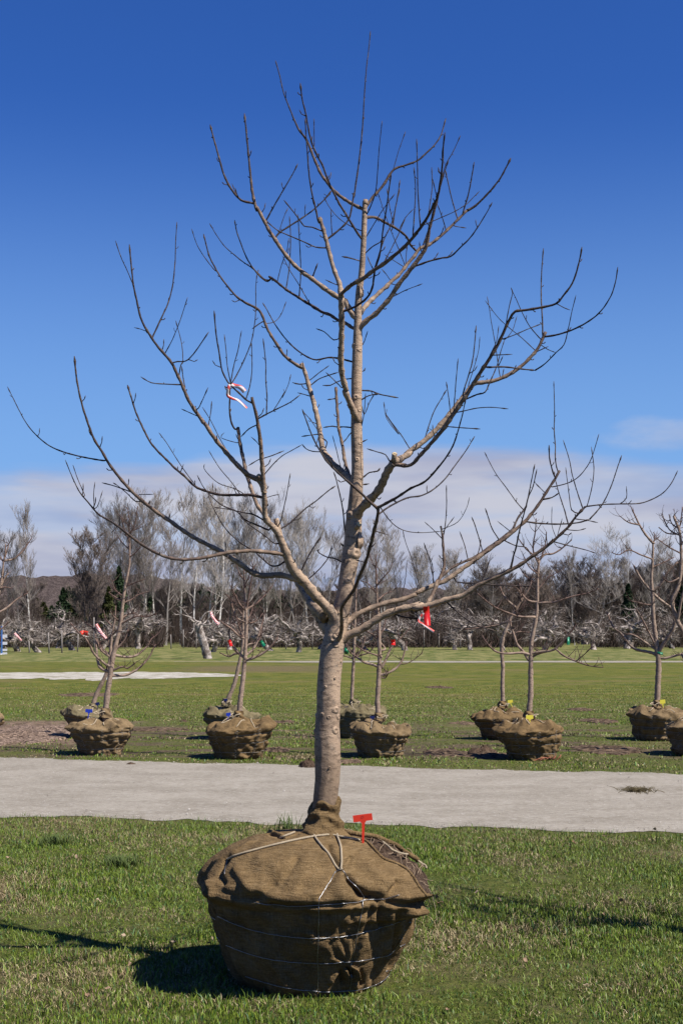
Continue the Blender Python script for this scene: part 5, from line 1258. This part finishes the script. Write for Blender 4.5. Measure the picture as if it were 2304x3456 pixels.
# ---------------------------------------------------------------- old gnarled orchard trees
def gnarled(seed, H=3.0, W=2.6, lean=0.):
    r = random.Random(seed); trunk, crown = MB(), MB(); S = []
    def limb(p, d, rad, L, lev):
        n = max(3, int(L/.22)); P = [p]; R = [rad]
        for k in range(n):
            if r.random() < .34: d = d+np.array((r.gauss(0, .75), r.gauss(0, .75), r.gauss(-.05, .6)))
            d = d+np.array((r.gauss(0, .25), r.gauss(0, .25), r.gauss(0, .25)))
            if P[-1][2] > H: d[2] -= .7
            if P[-1][2] < .7: d[2] += .6
            d /= np.linalg.norm(d)+1e-9; P.append(P[-1]+d*L/n); R.append(rad*(1-.65*(k+1)/n))
        (trunk if lev == 0 else crown).tube(P, R, 7 if lev < 2 else 5)
        if lev < 4:
            for _ in range([0, 4, 4, 3][lev] if lev else 0):
                i = r.randrange(1, len(P)); a = r.uniform(0, 6.283); limb(P[i], np.array((math.cos(a), math.sin(a), r.uniform(-.35, .55))), R[i]*.66, L*r.uniform(.38, .7), lev+1)
            if lev >= 2:
                for _ in range(3):
                    i = r.randrange(0, len(P)); e = np.array((r.gauss(0, 1), r.gauss(0, 1), r.gauss(.3, .8))); e /= np.linalg.norm(e); l = r.uniform(.12, .5)
                    q = P[i]+e*l; S.append((*P[i], *q, .012, .008)); e2 = e+np.array((r.gauss(0, .7), r.gauss(0, .7), r.gauss(0, .7))); S.append((*q, *(q+e2*l*.6), .009, .006))
        return P, R
    d0 = np.array((lean+r.uniform(-.3, .3), r.uniform(-.2, .2), 1.)); p = np.zeros(3); P = [p-np.array((0, 0, .1))]; R = [.27]
    for k in range(6): d0 = d0+np.array((r.gauss(0, .22), r.gauss(0, .2), 0)); d0 /= np.linalg.norm(d0); P.append(P[-1]+d0*.30); R.append(.20-.012*k+r.uniform(-.015, .02))
    C = catmull(np.column_stack([P, R]), .1); trunk.tube(C[:, :3], C[:, 3], 12)
    for k in range(r.choice([4, 5, 6])):
        a = k*1.3+r.uniform(-.4, .4); i = r.choice([4, 5, 6]); limb(P[i], np.array((math.cos(a), math.sin(a)*.8, r.uniform(.1, .6))), r.uniform(.12, .17), W*r.uniform(.75, 1.15), 1)
    crown.segs(S); return trunk.mesh('trunk', OLDBARK), crown.mesh('crown', OLDBARK)
GV = [gnarled(100+k, 2.6+.25*(k % 3), 2.0+.25*(k % 4), lean=(-.4, .3, .0, .5, -.2, .1, -.6, .2)[k]) for k in range(8)]
def place(name, meshes, names, x, d, rz, sc, label, cat, group):
    root = empty(name, (x, d, 0), label, cat, group); root.rotation_euler = (0, 0, rz); root.scale = (sc,)*3 if not isinstance(sc, tuple) else sc
    for m, n in zip(meshes, names): o = bpy.data.objects.new(n, m); COL.objects.link(o); o.parent = root
    return root
rs = random.Random(21)
row1 = [(60, 2200), (133, 2203), (245, 2196), (425, 2186), (500, 2185), (718, 2202), (905, 2184), (1008, 2202), (1270, 2186), (1392, 2182), (1440, 2182), (1520, 2180), (1585, 2194), (1835, 2194), (1972, 2176), (2112, 2190), (2290, 2182)]
for i, (px, py) in enumerate(row1):
    d = gd(py-1); place('orchard_tree', GV[i % 8], ('trunk', 'crown'), gx(px, d), d, rs.uniform(0, 6.28), rs.uniform(.95, 1.15)*d/112, 'old gnarled grey barked apple tree standing in the bare orchard row', 'tree', 'old gnarled apple trees in the orchard')
for i in range(17):
    d = rs.uniform(118, 138); px = -120+i*150+rs.uniform(-22, 22)
    if 540 < px < 640: continue
    place('orchard_tree', GV[(i*3) % 8], ('trunk', 'crown'), gx(px, d), d, rs.uniform(0, 6.28), rs.uniform(.95, 1.25), 'old gnarled grey barked apple tree standing in the bare orchard row', 'tree', 'old gnarled apple trees in the orchard')
# sawn leaning trunk
d = gd(2223); root = empty('leaning_snag', (gx(700, d), d, 0), 'thick pale trunk of a topped orchard tree leaning left on the grass', 'tree')
mb = MB(); P = [at(703, 2228, d), at(693, 2190, d), at(681, 2150, d), at(671, 2115, d), at(668, 2098, d)]; C = catmull(np.column_stack([np.array(P), [.27, .24, .22, .23, .21]]), .12); C = lumpy(C, rs, .06, .4); mb.tube(C[:, :3], C[:, 3], 14); mb.build('trunk', OLDBARK, root)
t_, c_ = GV[2]; 
def bent(root, p, seed, n=9):
    r = random.Random(seed); mb = MB()
    for k in range(n):
        a = r.uniform(0, 6.28); d_ = np.array((math.cos(a), math.sin(a)*.5, r.uniform(-.1, .3))); P = [np.array(p)]
        for j in range(7): d_ += np.array((r.gauss(0, .45), r.gauss(0, .3), r.gauss(0, .3))); d_ /= np.linalg.norm(d_); P.append(P[-1]+d_*.28)
        mb.tube(P, np.linspace(.055, .015, 8), 6)
        for q in P[2:]:
            e = np.array((r.gauss(0, .3), r.gauss(0, .3), r.gauss(0, .3))); mb.tube([q, q+e*.6, q+e], [.018, .014, .008], 4)
    mb.build('crown', OLDBARK, root)
bent(root, at(670, 2105, d), 4)
# posts along the orchard
pr = [(167, 2205, 70), (210, 2204, 76), (319, 2202, 118), (262, 2200, 60), (578, 2190, 48), (619, 2187, 62), (663, 2189, 64), (838, 2190, 52), (965, 2192, 54), (1054, 2192, 60), (1430, 2186, 60), (1552, 2188, 46), (1892, 2184, 52), (100, 2203, 40), (770, 2190, 50), (1480, 2186, 48), (2040, 2182, 50), (2200, 2182, 46)]
for i, (px, py, h) in enumerate(pr):
    d = gd(py); mb = MB(); H = h*d/F; x = gx(px, d); l = rs.uniform(-.08, .08); mb.tube([(x, d, -.1), (x+l*.5, d, H*.5), (x+l, d, H), (x+l, d, H+.01)], [.055, .05, .048, .02], 9); o = mb.build('orchard_post', POSTM, origin=(x, d, 0)); tag(o, 'weathered grey post standing at the front of the old orchard', 'post', 'posts along the orchard')
# striped barricade at the left edge
d = 100.; root = empty('barricade', (gx(0, d), d, 0), 'white slatted barricade with orange stripes and a blue post, left edge', 'barrier')
for y0, y1, nm in ((2142, 2152, 'board'), (2166, 2176, 'board'), (2190, 2197, 'board'), (2202, 2208, 'board')):
    mb = MB(); a, b = at(-42, y0, d), at(25, y1, d); c = (a+b)/2; mb.box(c, (b.x-a.x, .05, a.z-b.z)); bo = mb.build(nm, WHITE, root, False)
    if y0 < 2190:
        for k, xx in enumerate((-34, -17, 0)):
            mb = MB(); z0, z1 = b.z+.005, a.z-.005; x0 = gx(xx, d); w_ = .14; y_ = d-.029
            mb.add([(x0, y_, z0), (x0+w_, y_, z0), (x0+w_+.1, y_, z1), (x0+.1, y_, z1), (x0, y_-.004, z0), (x0+w_, y_-.004, z0), (x0+w_+.1, y_-.004, z1), (x0+.1, y_-.004, z1)], [(4, 5, 6, 7), (0, 1, 5, 4), (2, 3, 7, 6), (1, 2, 6, 5), (3, 0, 4, 7)]); mb.build('stripe', ORANGE, bo, False)
a = at(0, 2152, d); b = at(4, 2166, d)
mb = MB(); mb.box(((a.x+b.x)/2-.1, d+.03, (a.z+b.z)/2), (.30, .03, a.z-b.z+.1)); mb.build('orange_panel', ORANGE, root, False)
mb = MB(); x = gx(8, d); mb.box((x, d-.08, 1.0), (.10, .05, 2.0)); mb.box((gx(-34, d), d+.06, .6), (.10, .05, 1.2)); mb.build('post', BLUEP, root, False)
mb = MB(); mb.box((x, d-.02, .04), (.10, 1.1, .08)); mb.box((gx(-34, d), d+.0, .04), (.10, 1.1, .08)); mb.build('foot', WHITE, root, False)

# ---------------------------------------------------------------- woodland trees
def wood_tree(seed, H, spread, stems=1, up=.75, tw=.011):
    r = random.Random(seed); T, S = [], []
    def grow(p, d, rad, L, lev):
        n = 4 if lev < 3 else 3
        for k in range(n):
            d = d+np.array((r.gauss(0, .13), r.gauss(0, .13), .07*up)); d /= np.linalg.norm(d); q = p+d*L/n; r1 = max(tw*.6, rad*(1-.16))
            (T if lev == 0 else S).append((*p, *q, rad, r1)); 
            if lev and lev < 5 and (k or lev > 1):
                for _ in range(1+(r.random() < .35)):
                    a = r.uniform(0, 6.283); o = np.array((math.cos(a), math.sin(a), r.uniform(.1, 1.0)*up*1.3)); o = o*spread+d*.75; o /= np.linalg.norm(o)
                    grow(q, o, max(tw, r1*.52), L*r.uniform(.45, .66), lev+1)
            p, rad = q, r1
        if lev and lev < 5:
            grow(p, d+np.array((r.gauss(0, .3), r.gauss(0, .3), .2)), max(tw, rad*.8), L*.55, lev+1)
    for s in range(stems):
        a = r.uniform(0, 6.28); p = np.array((math.cos(a)*.4*(s > 0), math.sin(a)*.4*(s > 0), -.2)); d = np.array((r.gauss(0, .05)+.16*math.cos(a)*(stems > 1), r.gauss(0, .05)+.16*math.sin(a)*(stems > 1), 1.)); rad = H*.0105*(1 if stems == 1 else .75); n = 12; L = H*r.uniform(.86, 1)
        for k in range(n):
            d = d+np.array((r.gauss(0, .05), r.gauss(0, .05), .04)); d /= np.linalg.norm(d); q = p+d*L*.92/n; r1 = max(.02, rad*.885); T.append((*p, *q, rad, r1))
            if k >= 3:
                for _ in range(2 if k < 11 else 4):
                    a = r.uniform(0, 6.283); o = np.array((math.cos(a), math.sin(a), r.uniform(.5, 1.5)*up)); o[:2] *= spread*1.5; o /= np.linalg.norm(o); grow(q, o, r1*.42, L*r.uniform(.10, .20)*(1.15-.45*k/n), 2)
            p, rad = q, r1
    a, b = MB(), MB()
    Pt = np.array(T); a.segs(Pt); b.segs(S); return a, b, len(S)
BROWNB = mat('brown_twigs', lambda t, p: t.mix(t.noise(p, .8, 3), (.10, .075, .062), (.21, .165, .14)), .9)
def wt(seed, H, spread, stems, up, m, tw=.014):
    a, b, n = wood_tree(seed, H, spread, stems, up, tw); return a.mesh('trunk', m, False), b.mesh('crown', m if m is not BIRCH else WOODBARK, False)
WV = [wt(1, 18, .5, 1, .9, BIRCH, .012), wt(2, 17, .6, 1, .8, WOODBARK, .012), wt(3, 18, .5, 2, .9, WOODBARK, .011), wt(4, 16, .42, 1, 1.1, BIRCH, .011), wt(5, 15, .8, 1, .6, WOODBARK, .011), wt(6, 12, .6, 3, .8, BROWNB, .014), wt(7, 11, .7, 2, .8, BROWNB, .014), wt(8, 17, .55, 2, 1.0, BIRCH, .012)]
HT = [18, 17, 18, 16, 15, 12, 11, 17]
def wtree(px, top, d, v, lab, grp, sx=1.):
    s = (CH+(HY-top)*d/F)/HT[v]*1.03; place('woodland_tree', WV[v], ('trunk', 'crown'), gx(px, d), d, rs.uniform(0, 6.28), (s*sx, s*sx, s), lab, 'tree', grp)
L1_, G1 = 'tall bare grey tree with fine twigs rising above the left woodland', 'tall bare trees of the woodland'
for px, top, d, v in ((300, 1800, 150, 5), (352, 1760, 165, 4), (395, 1700, 172, 1), (440, 1725, 180, 2), (480, 1720, 168, 2), (520, 1675, 176, 7), (560, 1740, 165, 1), (610, 1668, 172, 0), (650, 1700, 160, 3), (690, 1668, 176, 7), (735, 1700, 168, 0), (770, 1690, 180, 2), (810, 1705, 172, 3), (850, 1730, 176, 1),
    (905, 1780, 180, 7), (950, 1760, 185, 2), (1000, 1745, 180, 2), (1045, 1740, 186, 3), (1090, 1790, 185, 0), (1250, 1815, 188, 2), (1300, 1770, 186, 7), (1345, 1850, 190, 3), (1400, 1860, 185, 7), (1450, 1870, 188, 0), (1500, 1870, 190, 7), (1550, 1875, 186, 3), (1600, 1880, 190, 0), (1660, 1885, 188, 3)): wtree(px, top, d, v, L1_, G1)
wtree(110, 1715, 160, 3, 'slender pale stemmed tree standing alone against the sky at far left', None, .8); wtree(70, 1790, 165, 1, 'thin bare tree just left of the lone pale stemmed tree', None, .8); wtree(15, 1800, 165, 2, 'bare twiggy tree touching the left edge of the photo', None)
wtree(2010, 1808, 165, 4, 'round crowned bare tree rising over the right hand woodland', None, 1.0); wtree(1938, 1865, 165, 3, 'narrow bare tree left of the round crowned tree on the right', None, .7); wtree(2120, 1830, 170, 0, 'narrow pale bare tree right of the round crowned tree', None, .7)
wtree(2190, 1835, 175, 2, 'broad twiggy bare tree above the wood near the right edge', None); 
for i in range(46):
    px = 1560+i*19+rs.uniform(-12, 12); top = 1962-(px-1560)*.10+rs.uniform(-35, 40); wtree(px, top, rs.uniform(172, 215), rs.choice([5, 6, 5, 6, 4]), 'bare brown tree packed into the dense wood on the right', 'dense brown trees of the right hand wood', 1.1)
for i in range(44):
    px = -140+i*40+rs.uniform(-15, 15)
    if 130 < px < 300: continue
    top = 1990+rs.uniform(-30, 35); wtree(px, top, rs.uniform(190, 225), rs.choice([5, 6, 6, 5]), 'bare brown tree standing low in the wood behind the orchard', 'low brown trees behind the orchard', 1.1)
# conifers
def conifer(seed, H, R, m):
    r = np.random.default_rng(seed); n = 5200; t = r.random(n)**.8; z = t*H; rr = R*(1-t)**.75*(.55+.45*r.random(n))*(1+.22*np.sin(t*38+seed)); a = r.random(n)*6.283
    c = np.stack([rr*np.cos(a), rr*np.sin(a), z+.15], 1); s = .12+.22*r.random(n)[:, None]
    u = r.normal(size=(n, 3)); u /= np.linalg.norm(u, axis=1)[:, None]; w = np.cross(u, r.normal(size=(n, 3))); w /= np.linalg.norm(w, axis=1)[:, None]+1e-9
    V = np.stack([c-u*s, c+u*s, c+w*s*.9], 1).reshape(-1, 3); mb = MB(); mb.add(V, np.arange(n*3).reshape(-1, 3)); t_ = MB(); t_.tube([(0, 0, -.1), (0, 0, H*.5), (0, 0, H*.97)], [H*.02, H*.012, .01], 7)
    return t_.mesh('trunk', WOODBARK), mb.mesh('crown', m, False)
CV = [conifer(1, 9, 1.9, CEDAR), conifer(2, 10, 2.1, CONIF), conifer(3, 8, 1.6, CONIF)]; CHT = [9, 10, 8]
def con(px, top, d, v, lab, grp=None, sx=1.):
    s = (CH+(HY-top)*d/F)/CHT[v]; place('conifer', CV[v], ('trunk', 'crown'), gx(px, d), d, rs.uniform(0, 6.28), (s*sx, s*sx, s), lab, 'tree', grp)
con(368, 1985, 148, 0, 'olive green cedar in front of the dark conifer at left'); con(402, 1918, 156, 1, 'dark green conifer rising behind the leftmost nursery tree', sx=.8)
con(2118, 1975, 150, 1, 'dark conifer standing in the wood on the right'); con(2296, 1985, 150, 2, 'dark conifer cut off by the right edge of the photo'); con(500, 2060, 150, 0, 'low olive cedar to the right of the dark left conifer', sx=1.3)
for px, top in ((214, 1988), (232, 1984), (250, 1990), (270, 1996)): con(px, top, 420, 1, 'distant dark evergreen in a small clump on the hillside', 'evergreen clump on the hill', 1.2)
for i in range(26):
    px = 470+i*24+rs.uniform(-8, 8); con(px, 1985+rs.uniform(-18, 18)+(px > 900)*12, rs.uniform(232, 260), rs.choice([1, 2, 1]), 'dark evergreen in the belt behind the bare trees', 'evergreen belt behind the bare trees', 1.25)
for i in range(14): con(100+i*24+rs.uniform(-8, 8), 2035+rs.uniform(-14, 12), rs.uniform(235, 260), rs.choice([0, 1]), 'low olive evergreen below the hill at left', 'low evergreens below the hill', 1.6)
# brush that reads as one mass
def thicket(name, n, d0, d1, x0, x1, hfun, seed, label, gaps=(), lean=.22, r0=.028):
    r = np.random.default_rng(seed); d = d0+(d1-d0)*r.random(n); px = x0+(x1-x0)*r.random(n); k = np.ones(n, bool)
    for a, b in gaps: k &= ~((px > a) & (px < b))
    d, px = d[k], px[k]; n = len(d); x = (px-CX)*d/F; H = np.array([hfun(p) for p in px])*(.35+.65*r.random(n)); z0 = H*r.random(n)**1.6*.55; S = []
    ln = (H-z0)*(.4+.6*r.random(n)); dx = r.normal(0, lean, n)*ln; dy = r.normal(0, lean, n)*ln
    p0 = np.stack([x, d, z0-.1], 1); p1 = p0+np.stack([dx, dy, ln], 1)*.5; p2 = p1+np.stack([dx*.5+r.normal(0, .1, n)*ln, dy*.5, ln*.5], 1)
    rr = r0*(.4+r.random(n)); mb = MB(); mb.segs(np.concatenate([np.column_stack([p0, p1, rr, rr*.7]), np.column_stack([p1, p2, rr*.7, rr*.35])])); o = mb.build(name, THICK, None, False); tag(o, label, 'brush', kind='stuff')
thicket('brush', 30000, 141, 160, -250, 2600, lambda p: 3.0+.9*noise.noise(Vector((p*.02, 0, 0)))+1.2*(p > 1450), 1, 'tangled brown brush filling the strip right behind the old orchard', gaps=((552, 614), (1895, 2010)), lean=.4)
thicket('woodland', 42000, 190, 240, -250, 2700, lambda p: float(np.interp(p, [-250, 120, 160, 300, 340, 900, 1450, 1600, 2700], [7, 6, 4.4, 4.4, 5.5, 6.5, 7.0, 9.5, 11.5]))*(1+.12*noise.noise(Vector((p*.015, 3, 0)))), 2, 'dense mass of bare brown wood closing off the field', lean=.18, r0=.036)

# ---------------------------------------------------------------- small things on the ground
def tuft(name, px, py, n, h, spread, seed, label, cat, dead=.3, flat=.0, m=None):
    d = gd(py); r = random.Random(seed); x0 = gx(px, d); mb = MB()
    for _ in range(n):
        a = r.uniform(0, 6.28); rad = spread*abs(r.gauss(0, .5)); x, y = x0+math.cos(a)*rad, d+math.sin(a)*rad; hh = h*r.uniform(.4, 1.1); l = r.uniform(.1, .6)*hh+flat*spread*r.random(); b = r.uniform(0, 6.28)
        p0 = np.array((x, y, 0)); p1 = p0+np.array((math.cos(b)*l*.35, math.sin(b)*l*.35, hh*.6)); p2 = p0+np.array((math.cos(b)*l, math.sin(b)*l, hh)); mb.tube([p0, p1, p2], [.0035, .003, .0007], 4)
    o = mb.build(name, m or WEED, origin=(x0, d, 0)); return tag(o, label, cat, kind='stuff')
WEED = mat('weed_leaves', lambda t, p: t.mix(t.noise(p, 14, 3), (.035, .060, .015), (.15, .20, .05)), .6)
MOSS = mat('dry_sod', lambda t, p: t.mix(t.noise(p, 30, 3), (.06, .045, .022), (.20, .16, .08)), .9)
tuft('weed_tuft', 965, 2812, 42, .17, .15, 1, 'dark weed tuft growing at the path edge, left of the big trunk', 'weed'); tuft('grass_clump', 405, 2925, 220, .085, .13, 2, 'bluish green coarse grass clump in the lawn left of the large root ball', 'grass clump')
tuft('sod_clump', 2150, 2672, 260, .05, .20, 3, 'small dry clump of sod lying on the gravel path at right', 'sod', m=MOSS, flat=.5)
tuft('grass_clump', 190, 2850, 120, .09, .25, 5, 'paler taller grass clump near the path at the left edge', 'grass clump')
def clod(px, py, w, h, seed, label):
    d = gd(py); s = w*d/F/2; mb = MB(); rows = []
    for i in range(12):
        t = i/11*math.pi/2; rows.append([(gx(px, d)+math.cos(a)*math.cos(t)*s*(1+.5*noise.noise(Vector((math.cos(a)*2, math.sin(a)*2, seed+t)))), d+math.sin(a)*math.cos(t)*s*.8, math.sin(t)*h*(1+.6*noise.noise(Vector((math.cos(a)*3, math.sin(a)*3, seed*2+t))))-.01) for a in np.linspace(0, 6.283, 26, endpoint=False)])
    mb.grid(np.array(rows), True); tag(mb.build('dirt_clod', SOIL, origin=(gx(px, d), d, 0)), label, 'dirt clod')
clod(1040, 2590, 55, .10, 1, 'dark clod of earth at the far path edge touching the big trunk'); clod(440, 2580, 28, .03, 2, 'flat clod of earth on the far path edge, left'); clod(620, 2437, 30, .05, 4, 'small dark clod in the lawn between the two left nursery balls')
clod(1625, 2545, 100, .10, 5, 'broad heap of dug earth left of the ball with the large yellow tag')
mb = MB(); d = gd(2572)
for k in range(5):
    P = [at(1795+k*22, 2570-k*2, d)+Vector((0, 0, 0)), at(1820+k*18, 2560-k*3, d), at(1835+k*10, 2556+k*3, d)]; C = catmull(np.column_stack([np.array(P), [.006]*3]), .03); mb.tube(C[:, :3], C[:, 3], 5)
tag(mb.build('twine', mat('orange_twine', lambda t, p: (.45, .17, .10)), origin=tuple(at(1830, 2572, d))), 'orange twine scraps at the foot of the ball with large yellow tag', 'twine')
# scattered dead leaves in the near grass
LEAF = mat('dead_leaf', lambda t, p: t.mix(t.add('ShaderNodeObjectInfo').outputs['Random'], (.22, .12, .07), (.42, .32, .22)), .8)
mb = MB(); V = []
for i in range(7):
    for j in range(4): V.append(((i-3)*.007, (j-1.5)*.006*math.sin((i+.6)/7.2*math.pi)*1.6, .012*abs(j-1.5)*.5+.006*math.sin(i)))
mb.grid(np.array(V).reshape(7, 4, 3)); lm = mb.mesh('dead_leaf', LEAF); 
for k in range(60):
    y = rs.uniform(6.0, 11.8); x = rs.uniform(-.25, .25)*y; 
    if (x-BX)**2+(y-BD)**2 < .7**2: continue
    o = bpy.data.objects.new('dead_leaf', lm); COL.objects.link(o); o.location = (x, y, rs.uniform(.02, .035)); o.rotation_euler = (rs.uniform(-.6, .6), rs.uniform(-.6, .6), rs.uniform(0, 6.28)); s = rs.uniform(.45, 1.0); o.scale = (s, s, s); tag(o, 'curled pale brown dead leaf lying in the near grass', 'leaf', 'dead leaves in the near grass')

# the next tree of the same row, just outside the frame; its crown shades the grass at the right
def copy_tree(o, parent=None):
    c = o.copy(); COL.objects.link(c); c.parent = parent
    for ch in list(o.children): copy_tree(ch, c)
    return c
if True:
    nb = copy_tree(TREE0); nb.location = (BX+3.45, BD+.25, 0); nb.rotation_euler = (0, 0, math.radians(150)); nb['label'] = 'large bare balled fruit tree just outside the right edge of the photo'

mb = MB(); r = np.random.default_rng(8)
for _ in range(2600):      # loose stones on the gravel, thicker along both verges
    x = r.uniform(-6, 6); ne, fe = near_edge(x), far_edge(x); e = r.random(); y = ne+abs(r.normal(0, .18)) if e < .4 else fe-abs(r.normal(0, .25)) if e < .65 else r.uniform(ne, fe)
    s_ = r.uniform(.003, .008)*(1+1.0*(r.random() < .05)); a = r.uniform(0, 3)
    V = np.array([(1, 0, 0), (.2, .9, .1), (-.9, .3, 0), (-.4, -.9, 0), (.6, -.7, .1), (.1, 0, .8)])*s_; c_, q_ = math.cos(a), math.sin(a); V = np.stack([V[:, 0]*c_-V[:, 1]*q_+x, V[:, 0]*q_+V[:, 1]*c_+y, V[:, 2]+.012], 1)
    mb.add(V, [(0, 1, 5), (1, 2, 5), (2, 3, 5), (3, 4, 5), (4, 0, 5)])
tag(mb.build('loose_gravel', mat('stones', lambda t, p: t.mix(t.step(t.noise(p, 9, 2), .35, .65), (.20, .17, .14), (.52, .48, .43))), None, False), 'loose pale stones scattered over the gravel path and its verges', 'gravel', kind='stuff')
